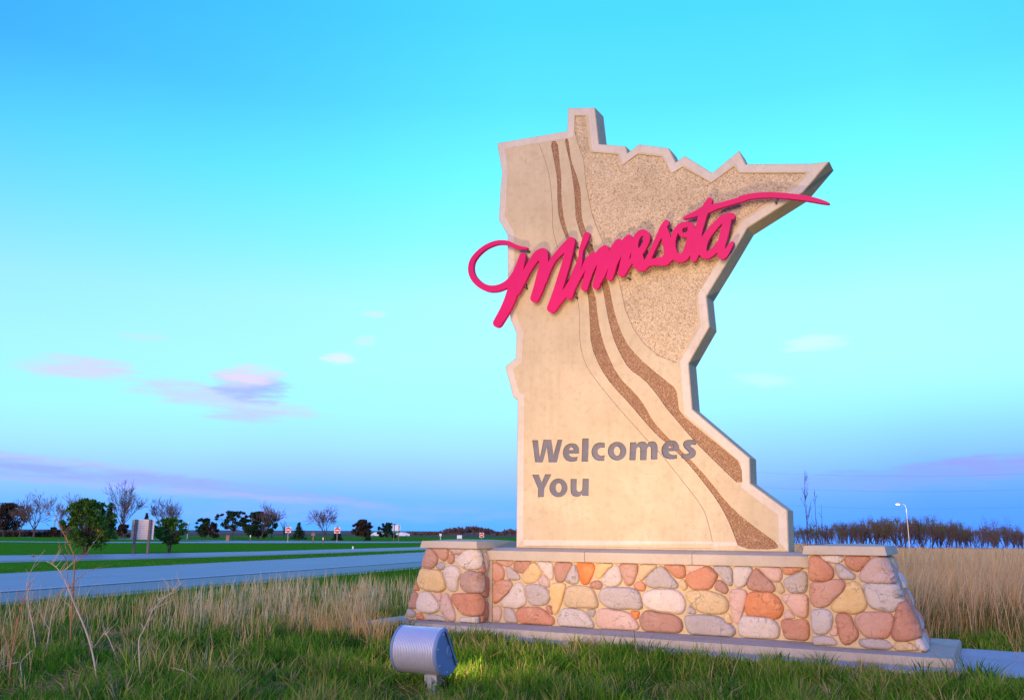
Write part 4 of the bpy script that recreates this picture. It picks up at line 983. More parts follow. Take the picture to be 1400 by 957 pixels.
def clumpy(px, top, basey, wpx, label, seed, name, mt, D=None, clumps=16, per=260, leaf=.16, low=.3, cat='tree', group='leafy trees', stems=3, flat=.7, csz=.19, dense=1.0):
    p, H = base_of(px, top, basey, D); o = empty(name, p); tag(o, label, cat, group); rr = random.Random(seed); r = np.random.default_rng(seed)
    W = wpx*mpx(p.y)/2; cc = []; V = []; Fc = []
    for k in range(clumps):
        a = k*2.399+rr.uniform(-.4, .4); t = (k+.5)/clumps; z = H*(low+(.93-low)*t); env = math.sin(math.pi*min(1, (.28+.72*t)))**.6 if t > 0 else .5
        rad = W*.86*env*rr.uniform(.3, 1.12); c = Vector((math.cos(a)*rad, math.sin(a)*rad, z)); cc.append(c)
    cc.append(Vector((0, 0, H*.92-csz*H*.2))); nmain = len(cc)
    for k in range(int(clumps*.9)):       # sprigs that break up the outline
        a = rr.uniform(0, 6.28); b0 = rr.uniform(-.35, 1.45); cc.append(Vector((math.cos(a)*math.cos(b0)*W*1.0, math.sin(a)*math.cos(b0)*W*1.0, H*(low+.5*(1-low))+math.sin(b0)*H*(.5*(1-low)-.02))))
    for m in range(stems):
        a = m*2.1+seed; d = Vector((math.cos(a)*.10*W, math.sin(a)*.10*W, H*(low*.75))); tube(V, Fc, (math.cos(a)*.02*W, math.sin(a)*.02*W, -.15), d, H*.022, H*.016, 6)
        for c in cc[m::stems]: tube(V, Fc, d, c, H*.010, H*.003, 4)
    mesh_obj('trunk', V, Fc, M_bark, o); C = []; RN_ = []
    for ci, c in enumerate(cc):
        sm_ = 1 if ci < nmain else .42
        n = int(per*rr.uniform(.6, 1.3)*dense*sm_*.8); s_ = csz*min(H, 2.4*W)*rr.uniform(.45, 1.25)*sm_; q = r.normal(size=(n, 3)); q /= np.linalg.norm(q, axis=1)[:, None]; q *= (r.uniform(0, 1, n)**.45)[:, None]*s_*np.array([1, 1, flat])
        C.append(q+np.array(c)); RN_.append(np.clip(r.normal(rr.uniform(.3, .7), .2, n), 0, 1))
    C = np.vstack(C); C[:, 2] = np.clip(C[:, 2], .05, H); leaf_mesh('crown', C, leaf, np.concatenate(RN_), mt, o, r, .2); return o
def dist_y(D): return 724.8+F*1.67/D      # photo row of flat ground at depth D near the middle
# --- left group
clumpy(5, 688, 733, 44, 'dark round tree at the end of the row beyond the far road', 11, 'leafy_tree', M_redneedle, D=185, clumps=24, per=420, leaf=.26, low=.25, group='trees beyond the road')
bare(27, 676, 733, 'reddish bare tree beside the dark round tree beyond the road', 12, D=180, spread=.55, levels=7, kids=(2, 3), group='trees beyond the road')
bare(46, 667, 733, 'broad many-limbed bare tree, widest of the bare trees beyond the road', 13, D=178, spread=.62, trunk=.16, levels=7, kids=(2, 3), rbase=.024, group='trees beyond the road')
bare(84, 682, 733, 'thin bare tree behind the bushy green tree, toward the broad bare tree', 14, D=190, spread=.45, group='trees beyond the road')
bare(106, 672, 733, 'pale bare tree whose top shows above the bushy green tree', 15, D=190, spread=.55, group='trees beyond the road')
clumpy(116, 682, 758, 66, 'bushy dark green leafed tree growing in the grass median', 16, 'leafy_tree', M_leaf, clumps=46, per=210, leaf=.135, low=.20, csz=.135, flat=.85)
spruce(147, 688, 735, 20, 'narrow pointed spruce just behind the bushy green tree', 17, D=140)
bare(169, 654, 735, 'tallest bare tree with an open upright crown', 18, D=155, spread=.42, trunk=.22, levels=7, kids=(2, 3), wig=.14, group='trees beyond the road')
clumpy(166, 717, 736, 22, 'low dark shrub under the tallest bare tree', 19, 'shrub', M_redneedle, D=150, clumps=9, per=312, leaf=.24, low=.15, cat='shrub', group='shrubs')
spruce(198, 702, 735, 18, 'small dark spruce rising behind the large sign back', 20, D=150)
bare(221, 677, 734, 'round-headed bare tree behind the small green tree', 21, D=160, spread=.5, trunk=.18, levels=7, kids=(2, 3), group='trees beyond the road')
clumpy(231, 708, 756, 46, 'small fresh green tree beside the large sign back', 22, 'leafy_tree', M_leaf, clumps=30, per=120, leaf=.14, low=.30, csz=.14, stems=4)
clumpy(280, 708, 734, 26, 'dark squat juniper beside a reddish bush', 23, 'juniper_tree', M_needle, D=165, clumps=14, per=390, leaf=.24, low=.1, group='evergreens')
clumpy(290, 714, 734, 14, 'reddish bush against the dark squat juniper', 24, 'shrub', M_redneedle, D=160, clumps=8, per=286, leaf=.20, low=.1, cat='shrub', group='shrubs')
clumpy(316, 698, 735, 46, 'open ragged pine with bare lower trunk near a brown box', 25, 'pine_tree', M_needle, D=160, clumps=18, per=312, leaf=.24, low=.34, group='evergreens', stems=1, csz=.14, flat=.55)
clumpy(352, 700, 735, 46, 'dense dark pine, broadest of the evergreens', 26, 'pine_tree', M_needle, D=158, clumps=26, per=442, leaf=.24, low=.12, group='evergreens', csz=.19)
bare(357, 683, 735, 'wispy bare tree rising through the dense dark pine', 27, D=150, spread=.55, rmin=.2, group='trees beyond the road')
bare(372, 693, 735, 'leaning bare tree on the edge of the dense dark pine', 28, D=165, spread=.6, group='trees beyond the road')
bare(388, 711, 735, 'slim upright bare sapling behind the round red sign by the dense pine', 29, D=165, spread=.25, levels=4, group='trees beyond the road')
spruce(408, 714, 736, 23, 'cone-shaped dark spruce between the two do not enter signs', 30, D=150, skirt=.02)
bare(447, 690, 738, 'spreading bare tree beside the second do not enter sign', 31, D=128, spread=.6, trunk=.18, levels=7, kids=(2, 3), group='trees beyond the road')
spruce(461, 720, 737, 16, 'short dark spruce behind the second do not enter sign', 32, D=140, skirt=.02)
clumpy(494, 711, 736, 24, 'reddish rounded pine with a short trunk', 33, 'pine_tree', M_redneedle, D=150, clumps=16, per=390, leaf=.24, low=.22, group='evergreens', stems=1, csz=.2)
spruce(503, 727, 737, 9, 'tiny spruce at the foot of the reddish rounded pine', 34, D=140, skirt=.02)
clumpy(530, 715, 738, 26, 'ragged dark pine beside the tall two-post road sign', 35, 'pine_tree', M_needle, D=145, clumps=16, per=338, leaf=.20, low=.2, group='evergreens', stems=1, csz=.16, flat=.6)
# hedge along the far edge of the rest area, too dense to count
r = np.random.default_rng(77); C = []
for i in range(60):
    x_ = -4+90*i/59+r.uniform(-1, 1); p = plane_pt(x_, 731, 195); zz = float(ground_h(p.x, p.y)); hh = r.uniform(.8, 1.7); n = 90
    q = r.normal(size=(n, 3))*np.array([.7, .5, .45])*hh*.6; q[:, 2] = np.abs(q[:, 2])+zz+.1; q[:, 0] += p.x; q[:, 1] += p.y; C.append(q)
C = np.vstack(C); h_ = leaf_mesh('hedge', C, .5, r.uniform(0, 1, len(C)), M_redneedle, None, r); tag(h_, 'low dark hedge running behind the far road', 'hedge', kind='stuff')
clumpy(73, 721, 732, 16, 'dark red bush at the end of the low hedge', 40, 'shrub', M_redneedle, D=180, clumps=9, per=286, leaf=.24, low=.1, cat='shrub', group='shrubs')
# far wood behind the pillar, one mass
def wood(name, xs, D, htop, label, seed, mt=M_twig):
    rr = random.Random(seed); V = []; Fc = []
    for x_ in xs:
        Dk = D*rr.uniform(.93, 1.1); p = plane_pt(x_, 730, Dk); z = float(ground_h(p.x, p.y)); t = plane_pt(x_, htop(x_)+rr.uniform(-1.5, 2), Dk).z; H = t-z
        a, b_ = branch_tree(rr.randint(0, 9999), H, spread=.4, trunk=.2, levels=4, kids=(3, 4), wig=.2)
        for s in a+b_: tube(V, Fc, s[0]+Vector((p.x, p.y, z)), s[1]+Vector((p.x, p.y, z)), max(s[2], .28*mpx(D)), max(s[3], .2*mpx(D)), 3)
    o = mesh_obj(name, V, Fc, mt); tag(o, label, 'wood', kind='stuff')
wood('far_wood', [566+150*i/75 for i in range(76)], 420, lambda x_: 727-9*math.exp(-((x_-640)/32)**2)-(4 if x_ > 690 else 0), 'far bare wood massed on the horizon beyond the highway', 91)
# --- right side tree line
protos = []
def field_tree(px, top, D, label, seed, proto=None, **kw):
    p = plane_pt(px, 745, D); p.z = float(ground_h(p.x, p.y)); H = plane_pt(px, top, D).z-p.z
    H += 8*mpx(D); o = empty('hedgerow_tree', p, random.Random(seed).uniform(0, 6.28)); tag(o, label, 'tree', 'hedgerow trees along the dry field')
    if proto is None:
        a, b_ = branch_tree(seed, H, **kw); k = segs_mesh('trunk', a, M_bark, o, .26*mpx(D)); c = segs_mesh('crown', b_, M_twig, o, .085*mpx(D))
        r_ = np.random.default_rng(seed); tips = np.array([s[1] for s in b_ if s[4] >= 4]); tips = tips[r_.integers(0, len(tips), 160)]+r_.normal(size=(160, 3))*.25
        leaf_mesh('leaves', tips, .26, r_.uniform(.2, 1, 160), M_leaf if seed % 3 else M_redneedle, o, r_)
        protos.append((o, H))
    else:
        po, pH = proto; o.scale = (H/pH,)*3
        for ch in po.children: c = ch.copy(); COL.objects.link(c); c.parent = o
    return o
for i in range(6): field_tree((1150, 1205, 1262, 1310, 1180, 1230)[i], (722, 716, 712, 716, 719, 714)[i], 240, 'slender bare tree in the hedgerow beyond the dry field', 200+i, spread=.27, trunk=.20, levels=5, kids=(2, 3), multi=2+i % 3, rbase=.012, wig=.17, up=.5, shrink=.8)
rr = random.Random(8)
for i in range(64):
    x_ = 1084+318*i/63+rr.uniform(-3, 3); f_ = (x_-1084)/316
    tp = 722-9*math.exp(-((x_-1240)/70)**2)+rr.uniform(-3, 7)+(4 if x_ > 1310 else 0)+(3 if x_ < 1110 else 0)
    field_tree(x_, tp, rr.uniform(225, 285), 'slender bare tree in the hedgerow beyond the dry field', 300+i, rr.choice(protos[:6]))
o = field_tree(1356, 710, 170, 'broad gnarled tree standing apart, largest at the end of the dry field hedgerow', 411, None, spread=.62, trunk=.14, levels=7, kids=(2, 3), wig=.25, rbase=.020, up=.05)
# understory mass along that hedgerow
r = np.random.default_rng(78); C = []
for i in range(150):
    x_ = 1080+325*i/149+r.uniform(-2, 2); p = plane_pt(x_, 745, 235+r.uniform(-12, 25)); zz = float(ground_h(p.x, p.y)); hh = r.uniform(.4, 1.9)*r.uniform(.4, 1); n = 50
    q = r.normal(size=(n, 3))*np.array([.9, .7, .5])*hh*.6; q[:, 2] = np.abs(q[:, 2])*1.4+zz; q[:, 0] += p.x; q[:, 1] += p.y; C.append(q)
C = np.vstack(C); h_ = leaf_mesh('undergrowth', C, .42, r.uniform(0, 1, len(C)), M_redneedle, None, r); tag(h_, 'tangled brushwood at the foot of the hedgerow beyond the dry field', 'undergrowth', kind='stuff')
def sapling(px, top, D, label, seed, n):
    rr = random.Random(seed); p = plane_pt(px, 760, D); p.z = float(ground_h(p.x, p.y)); H = plane_pt(px, top, D).z-p.z; o = empty('bare_sapling', p); tag(o, label, 'tree', 'bare saplings')
    pts = [Vector((rr.gauss(0, .012)+.012*k, rr.gauss(0, .012), H*k/7-(.2 if k == 0 else 0))) for k in range(8)]; V = []; Fc = []; polytube(V, Fc, pts, [.019-.0022*k for k in range(8)], 5); mesh_obj('trunk', V, Fc, M_bark, o)
    V = []; Fc = []
    for k in range(n):
        t = rr.uniform(.22, .95); i_ = min(int(t*7), 6); a = pts[i_].lerp(pts[i_+1], t*7-i_); L = H*rr.uniform(.08, .26)*(1.15-t); an = rr.uniform(0, 6.28)
        d = Vector((math.cos(an)*.55, math.sin(an)*.55, 1)).normalized(); m_ = a+d*L*.5; e = a+d*L+Vector((0, 0, L*.15)); polytube(V, Fc, [a, m_, e], [.0075, .005, .003], 3)
        for q in range(3):
            b0 = a.lerp(e, rr.uniform(.3, .9)); d2 = (d+Vector((rr.gauss(0, .5), rr.gauss(0, .5), .2))).normalized(); tube(V, Fc, b0, b0+d2*L*rr.uniform(.25, .5), .004, .0025, 3)
    mesh_obj('crown', V, Fc, M_twig, o)
sapling(1103, 643, 27, 'thin tall bare sapling standing right behind the monument', 51, 22)
sapling(1116, 668, 28, 'shorter thin bare sapling beside the tall one behind the monument', 52, 14)
sapling(1124, 690, 29, 'shortest bare sapling in the row behind the monument', 53, 9)
# ================================================================== small things along the roads
def post_box(parent, name, x, y, z0, z1, w, mt):
    bm = bmesh.new(); box(bm, x-w/2, x+w/2, y-w/2, y+w/2, z0, z1); return bm_obj(name, bm, mt, parent)
# large sign seen from behind
M_back = plain('weathered_sign_back', (.78, .64, .55), .6, .3, .15, scale=1.5)
p = ground_pt(192, 757); s_ = mpx(p.y); o = empty('road_sign', p, .12); tag(o, 'large blank back of a road sign on two steel posts in the median', 'sign', 'road signs')
hi, lo_ = (757-712)*s_, (757-738.5)*s_; hwid = 14.5*s_
for x_ in (-8.8*s_, 9.4*s_): post_box(o, 'post', x_, -.09, -.3, hi-.0, .14, M_wood)
for k in range(9):
    z0 = lo_+(hi-lo_)*k/9; bm = bmesh.new(); box(bm, -hwid, hwid, 0, .035, z0+.012, z0+(hi-lo_)/9-.012, .006); bm_obj('panel', bm, M_back, o)
bm = bmesh.new(); box(bm, -hwid+.01, hwid-.01, .036, .05, lo_, hi); bm_obj('backing', bm, M_galv, o)
def no_entry(px, ytop, ybot, ybase, D, label):
    p = plane_pt(px, ybase, D); p.z = float(ground_h(p.x, p.y)); s_ = mpx(p.y); o = empty('do_not_enter_sign', p, 0); tag(o, label, 'sign', 'do not enter signs')
    zt = plane_pt(px, ytop, p.y).z-p.z; zb = plane_pt(px, ybot, p.y).z-p.z; h = (zt-zb)/2; zc = (zt+zb)/2
    post_box(o, 'post', 0, .06, -.3, zc, .3*s_, M_galv)
    bm = bmesh.new(); box(bm, -h, h, 0, .02, zb, zt, .01); pn = bm_obj('panel', bm, M_white, o)
    V = []; Fc = []; tube(V, Fc, (0, -.001, zc), (0, -.012, zc), h*.88, h*.88, 28, True); mesh_obj('red_disc', V, Fc, M_signred, pn)
    bm = bmesh.new(); box(bm, -h*.62, h*.62, -.022, -.014, zc-h*.16, zc+h*.16); bm_obj('white_bar', bm, M_white, pn)
no_entry(393.3, 720, 728.2, 737.5, 112, 'do not enter sign beside the dense dark pine')
no_entry(460.5, 720.5, 729, 737.5, 118, 'do not enter sign in front of the spreading bare tree')
no_entry(658.5, 728, 734.5, 741, 150, 'do not enter sign far off in front of the bare wood')
p = plane_pt(541.5, 739, 125); p.z = float(ground_h(p.x, p.y)); s_ = mpx(p.y); o = empty('road_sign', p, .1); tag(o, 'tall two-post road sign, pale above with a green lower panel', 'sign', 'road signs')
zt = plane_pt(541, 717.5, p.y).z-p.z; zm = plane_pt(541, 725.5, p.y).z-p.z; zb = plane_pt(541, 728.3, p.y).z-p.z
for x_ in (-3.2*s_, 3.2*s_): post_box(o, 'post', x_, -.05, -.3, zt, .09, M_wood)
bm = bmesh.new(); box(bm, -5*s_, 5*s_, 0, .04, zm+.01, zt); bm_obj('panel', bm, M_white, o)
bm = bmesh.new(); box(bm, -5*s_, 5*s_, 0, .04, zb, zm-.01); bm_obj('panel', bm, M_signgreen, o)
def small_sign(px, y0, y1, w, ybase, D, label, two=False):
    p = plane_pt(px, ybase, D); p.z = float(ground_h(p.x, p.y)); s_ = mpx(p.y); o = empty('road_sign', p); tag(o, label, 'sign', 'small white road signs')
    zt = plane_pt(px, y0, p.y).z-p.z; zb = plane_pt(px, y1, p.y).z-p.z
    bm = bmesh.new(); box(bm, -w*s_/2, w*s_/2, 0, .03, zb, zt); bm_obj('panel', bm, M_white, o)
    for x_ in ((-w*.38*s_, w*.38*s_) if two else (0,)): post_box(o, 'post', x_, .06, -.3, zt*.95, .10, M_galv)
small_sign(602, 729.3, 732.8, 3, 742, 150, 'tiny white sign on one post, apart from the pillar, on the horizon')
small_sign(628, 731.5, 736, 6.5, 742, 150, 'white sign on two posts next to the far do not enter sign', True)
# cars far down the road
def car(px, ybase, D, label, L=4.5, rz=.5):
    p = plane_pt(px, ybase, D); p.z = float(ground_h(p.x, p.y)); o = empty('car', p, rz); tag(o, label, 'car', 'distant cars')
    prof = [(-.5, .28), (-.5, .62), (-.46, .70), (-.30, .76), (-.20, 1.0), (.0, 1.04), (.22, 1.02), (.36, .78), (.47, .72), (.5, .6), (.5, .28)]
    V = []; Fc = []
    for y_, k in ((-.86, 1), (.86, 1)):
        for a, b_ in prof: V.append((a*L, y_*(.82 if b_ > .9 else 1), b_*1.42))
    n = len(prof); Fc = [tuple(range(n)), tuple(range(2*n-1, n-1, -1))]+[(i, (i+1) % n, n+(i+1) % n, n+i) for i in range(n)]
    bm = bmesh.new(); vv = [bm.verts.new(v) for v in V]
    for f in Fc: bm.faces.new([vv[i] for i in f][::-1])
    body = bm_obj('body', bm, M_carpaint, o)
    for y_ in (-1, 1):
        V = [(-.27*L, y_*.80, 1.10), (-.19*L, y_*.735, 1.38), (.21*L, y_*.735, 1.40), (.32*L, y_*.80, 1.12)]; mesh_obj('side_window', V, [(0, 1, 2, 3)], M_glass, body)
        for x_ in (-.31*L, .30*L):
            V = []; Fc = []; tube(V, Fc, (x_, y_*.72, .32), (x_, y_*.90, .32), .32, .32, 16, True); wh = mesh_obj('wheel', V, Fc, M_black, o)
            V = []; Fc = []; tube(V, Fc, (x_, y_*.90, .32), (x_, y_*.92, .32), .17, .16, 12, True); mesh_obj('rim', V, Fc, M_galv, wh)
        V = []; Fc = []; tube(V, Fc, (.498*L, y_*.6, .88), (.505*L, y_*.6, .88), .1, .09, 8, True); mesh_obj('headlight', V, Fc, M_white, o)
car(516, 735.8, 260, 'white car passing between the reddish rounded pine and the ragged pine', rz=.2)
car(549, 736.2, 260, 'pale car parked behind the tall two-post sign', rz=.25)
# brown bin, brown post sign, marker posts
p = plane_pt(312, 737, 125); p.z = float(ground_h(p.x, p.y)); o = empty('litter_bin', p); tag(o, 'brown boxy litter bin under the open ragged pine', 'bin')
s_ = mpx(p.y); bm = bmesh.new(); box(bm, -2.3*s_, 2.3*s_, -.3, .3, 0, 7.0*s_, .03); bm_obj('body', bm, M_brown, o); bm = bmesh.new(); box(bm, -2.6*s_, 2.6*s_, -.34, .34, 7.0*s_, 7.9*s_, .03); bm_obj('lid', bm, M_wood, o)
p = plane_pt(428, 740, 112); p.z = float(ground_h(p.x, p.y)); o = empty('sign_post', p); tag(o, 'brown wooden post with a short crossboard between the do not enter signs', 'post')
zt = plane_pt(428, 726.5, p.y).z-p.z; post_box(o, 'post', 0, 0, -.3, zt, .16, M_wood); bm = bmesh.new(); box(bm, -.24, .24, -.12, -.082, zt-.5, zt-.2); bm_obj('board', bm, M_brown, o)
def marker(px, yt, yb, label):
    p = ground_pt(px, yb); zt = plane_pt(px, yt, p.y).z-p.z; o = empty('marker_post', p); tag(o, label, 'marker post', 'roadside marker posts'); post_box(o, 'post', 0, 0, -.2, zt, .10, M_wood)
    bm = bmesh.new(); box(bm, -.06, .06, -.075, -.052, zt-.28, zt-.02); bm_obj('reflector', bm, M_white, o)
marker(441.5, 734.5, 743.5, 'dark marker post with a pale top in front of the spreading bare tree')
marker(482.5, 746.3, 750.5, 'short white-topped marker post at the edge of the middle road')
marker(342, 731, 741, 'thin marker post in front of the dense dark pine')
def lamp(px, ytop, ybase, D, label, globe=True, arm=0, lit=True, hpx=2):
    p = plane_pt(px, ybase, D); p.z = float(ground_h(p.x, p.y)); H = plane_pt(px, ytop, D).z-p.z; o = empty('street_lamp', p); tag(o, label, 'street lamp', 'street lamps')
    V = []; Fc = []; tube(V, Fc, (0, 0, -.3), (0, 0, H-(.3 if globe else 1.0)), .11, .07, 8, True)
    po = mesh_obj('pole', V, Fc, M_galv, o)
    if globe:
        bm = bmesh.new(); bmesh.ops.create_uvsphere(bm, u_segments=12, v_segments=8, radius=.30); 
        for v in bm.verts: v.co += Vector((0, 0, H-.2))
        bm_obj('globe', bm, M_lamp if lit else M_white, o, True)
    else:
        a = [Vector((0, 0, H-1.0)), Vector((arm*.15, 0, H-.35)), Vector((arm*.5, 0, H-.05)), Vector((arm, 0, H-.05))]; V = []; Fc = []; polytube(V, Fc, a, [.07, .06, .06, .05], 6); mesh_obj('arm', V, Fc, M_galv, o)
        sx = 1 if arm > 0 else -1
        bm = bmesh.new(); box(bm, min(arm, arm+sx*.9), max(arm, arm+sx*.9), -.18, .18, H-.14, H+.06, .05); hd = bm_obj('lamp_head', bm, M_galv, o)
        bm = bmesh.new(); bmesh.ops.create_uvsphere(bm, u_segments=12, v_segments=8, radius=.30)
        for v in bm.verts: v.co = Vector((arm+sx*.55+v.co.x*1.2, v.co.y*.6, H-.16+v.co.z*.55))
        bm_obj('lit_bowl', bm, M_lamp, hd, True)
        l_ = bpy.data.lights.new('street_lamp_light', 'POINT'); l_.energy = 400; l_.color = (1, .85, .65); l_.shadow_soft_size = .3
        lo2_ = bpy.data.objects.new('street_lamp_light', l_); COL.objects.link(lo2_); lo2_.parent = o; lo2_.location = (arm+sx*.55, 0, H-.7)
lamp(1244, 688, 752, 165, 'tall curved-arm street lamp with a lit head over the dry field', False, -1.0)
lamp(256, 714, 735, 150, 'short lamp post with a white globe beside the squat juniper', True, lit=False)
lamp(73, 709, 733, 185, 'lamp post with a small white globe behind the dark red bush', True, lit=False)
# overhead wires
def wire(y0, y1, label):
    a = plane_pt(1010, y0, 95); b_ = plane_pt(1480, y1, 80); V = []; Fc = []; pts = []
    for i in range(25):
        t = i/24; q = a.lerp(b_, t); q.z -= .5*4*t*(1-t); pts.append(q)
    polytube(V, Fc, pts, [.0045]*25, 4); o = mesh_obj('overhead_wire', V, Fc, M_black); tag(o, label, 'wire', 'overhead wires')
wire(644, 644, 'thin overhead wire crossing the sky, highest of three'); wire(664, 666, 'thin overhead wire crossing the sky, middle of three'); wire(687, 690, 'thin overhead wire crossing the sky, lowest of three')
# ================================================================== grass (stuff)
G = np.random.default_rng(21)
cosw, sinw = math.cos(WA), math.sin(WA)
def loc_uv(x, y): return (x-OX)*cosw-(y-OY)*sinw, (x-OX)*sinw+(y-OY)*cosw
RDx, RDy, RNx, RNy = RD.x, RD.y, RN.x, RN.y
def road_off(x, y): return (x-P0.x)*RNx+(y-P0.y)*RNy
def fbm(x, y, s, seed=0):
    return np.array([noise.fractal(Vector((a*s+seed, b*s, seed)), 1.0, 2.0, 3) for a, b in zip(x, y)])
def on_pad(x, y, m=.0):
    u, v = loc_uv(x, y); return (u > US0-.75-m) & (u < US1+9+m) & (v > VS0-.34-m) & (v < VS1-.02+m)
def scatter(n, r0, r1, a0, a1, pw=0.0):
    a = G.uniform(a0, a1, n); u = G.uniform(0, 1, n)
    if pw == 0: r = np.exp(np.log(r0)+u*(np.log(r1)-np.log(r0)))      # density falls with distance squared
    else: r = (r0**(2-pw)+u*(r1**(2-pw)-r0**(2-pw)))**(1/(2-pw))
    return r*np.sin(a), r*np.cos(a), r
def blades(name, x, y, H, W, bend, rnd, mt, label, bang=None, segs=2):
    z = ground_h(x, y)-.01; N = len(x); P = np.stack([x, y, z], 1)
    o = blade_mesh(name, P, H, W, G.uniform(0, math.pi, N), bend, G.uniform(0, 2*math.pi, N) if bang is None else bang, rnd, mt, None, segs); tag(o, label, 'grass', kind='stuff')
# 1 short green lawn in front of and around the monument
x, y, r = scatter(210000, 7.6, 22, -.75, .75)
k = ~on_pad(x, y, -.03) & (road_off(x, y) < -.6); x, y, r = x[k], y[k], r[k]
nz = fbm(x, y, .9, 3.1); n2 = fbm(x, y, .35, 8.8); n3 = fbm(x, y, 2.6, 5.5)
bare_ = np.ones(len(x))
for px_, py_, rx_, ry_ in ((690, 948, .75, .35), (560, 953, .5, .3), (610, 955, .5, .25), (905, 938, .5, .22), (960, 950, .8, .25), (760, 898, .7, .2), (100, 889, .7, .4), (150, 940, .9, .5), (60, 953, .6, .4), (180, 872, .5, .4), (340, 946, .5, .3), (1180, 950, .6, .25)):
    q = ground_pt(px_, py_); bare_ *= 1-.93*np.exp(-((x-q.x)/rx_)**2-((y-q.y)/ry_)**2)
keep = G.uniform(0, 1, len(x)) < np.clip(.95+nz*1.9+n3*.8, .06, 1)*bare_; x, y, r, nz, n2, n3 = x[keep], y[keep], r[keep], nz[keep], n2[keep], n3[keep]
u, v = loc_uv(x, y)
H = (.10+.16*np.clip(nz+.25, 0, 1)+.2*np.clip(n3+.05, 0, 1))*G.uniform(.6, 1.35, len(x)); H *= np.where((u > 1.2) & (v > VS0-.9) & (v < 2), .62, 1)
rnd = np.clip(G.normal(.54, .26, len(x))+.3*n2+.25*n3+np.where(nz < -.35, .25, 0), 0, .93); dead = G.uniform(0, 1, len(x)) < .06+.25*(nz < -.25); rnd[dead] = G.uniform(.93, 1, dead.sum())
blades('lawn_grass', x, y, H, .0115*np.clip(r/9, .8, 2)*G.uniform(.7, 1.4, len(x)), G.uniform(.05, .85, len(x)), rnd, M_lawn, 'short tufted green grass around the monument and the floodlight')
# tufts of coarser blades
cx0, cy0, cr0 = scatter(900, 7.8, 17, -.7, .7); ii = np.repeat(np.arange(len(cx0)), 34); sz0 = G.uniform(.05, .16, len(cx0)); a_ = G.uniform(0, 6.28, len(ii)); d_ = np.abs(G.normal(0, 1, len(ii)))*sz0[ii]
x = cx0[ii]+np.cos(a_)*d_; y = cy0[ii]+np.sin(a_)*d_; k = ~on_pad(x, y, -.02) & (road_off(x, y) < -2); x, y, ii, a_ = x[k], y[k], ii[k], a_[k]
tone = np.where(G.uniform(0, 1, len(cx0)) < .16, .95, np.clip(G.normal(.4, .28, len(cx0)), 0, .88))
blades('lawn_tufts', x, y, (.12+1.1*sz0[ii])*G.uniform(.5, 1.3, len(x)), G.uniform(.009, .018, len(x)), G.uniform(.15, .9, len(x)), np.clip(tone[ii]+G.normal(0, .07, len(x)), 0, 1), M_lawn, 'coarse leaning tufts of grass standing out of the lawn', a_, 3)
# 2 verge and median grass further off
x, y, r = scatter(90000, 18, 70, -.78, .05)
ro = road_off(x, y); k = ~on_pad(x, y) & ((ro < -.7) | ((ro > 11.4) & (ro < 15.5))); x, y, r = x[k], y[k], r[k]
n2 = fbm(x, y, .2, 4.4)
blades('verge_grass', x, y, np.where(road_off(x, y) > 0, .35, 1)*G.uniform(.08, .2, len(x)), .008*r/12, G.uniform(.05, .5, len(x)), np.clip(G.normal(.35, .18, len(x))+.2*n2, 0, .9), M_lawn, 'green roadside grass on the verge and median')
# 3 tall pale dry grass to the left of the monument
x, y, r = scatter(60000, 12.5, 27, -.62, .0)
u, v = loc_uv(x, y); ro = road_off(x, y); n1 = fbm(x, y, .45, 9.2); n2 = fbm(x, y, 1.6, 2.2)
ang_ = np.arctan2(x, y)
dn = np.clip(sstep(-.42, -.28, ang_)*.8*(1+n1)+.05+np.clip(n1, 0, 1)*.35, 0, 1)*np.clip(.32+n2*2.6, 0, 1)*sstep(12.8, 17.5, r)*(ro < -2.2)*sstep(-1.2, -3.4, ro)
dn = dn*np.where((u < US0-.1) | (v > VS1+.3), 1, 0)
k = (G.uniform(0, 1, len(x)) < dn*.55) & ~on_pad(x, y); x, y, r, n1 = x[k], y[k], r[k], n1[k]
blades('dry_grass', x, y, G.uniform(.18, .64, len(x))*np.clip(1+.5*n1, .5, 1.4), .0065*np.clip(r/12, 1, 2), G.uniform(.03, .30, len(x)), np.clip(G.normal(.62, .22, len(x)), 0, 1), M_dry, 'tall pale dry grass stems between the monument and the highway', segs=3)
# 4 golden clumps by the corner of the pad and scattered stalks in the lawn
X_, Y_, H_, B_ = [], [], [], []
CL_ = [(395, 868, 60, .55), (440, 872, 90, .62), (458, 874, 70, .5), (480, 872, 120, .75), (500, 880, 140, .6), (512, 884, 60, .5), (535, 874, 60, .42), (560, 868, 50, .35), (420, 862, 60, .7), (350, 880, 40, .5), (330, 905, 30, .5), (215, 925, 45, .55), (240, 935, 40, .5), (285, 935, 40, .55), (300, 870, 70, .55), (620, 868, 25, .3), (640, 872, 25, .35),
       (20, 890, 60, .8), (60, 865, 80, .75), (110, 850, 70, .7), (150, 850, 60, .65), (200, 850, 60, .6), (250, 855, 60, .6), (5, 930, 40, .6), (860, 935, 14, .3), (965, 940, 10, .35), (820, 930, 12, .3), (1040, 945, 12, .35), (1200, 938, 10, .3), (1310, 930, 10, .4), (700, 905, 20, .3)]
for px, py, n, h in CL_:
    q = ground_pt(px, py); a = G.uniform(0, 6.28, n); rr_ = np.abs(G.normal(0, .16, n)); X_.append(q.x+np.cos(a)*rr_*1.5); Y_.append(q.y+np.sin(a)*rr_); H_.append(h*G.uniform(.5, 1.25, n))
x, y, H = map(np.concatenate, (X_, Y_, H_)); k = ~on_pad(x, y, -.02); x, y, H = x[k], y[k], H[k]
blades('dry_grass', x, y, H, np.full(len(x), .0075), G.uniform(.02, .5, len(x)), np.clip(G.normal(.42, .2, len(x)), 0, 1), M_dry, 'golden dry clumps standing in the lawn beside the floodlight and pad', segs=3)
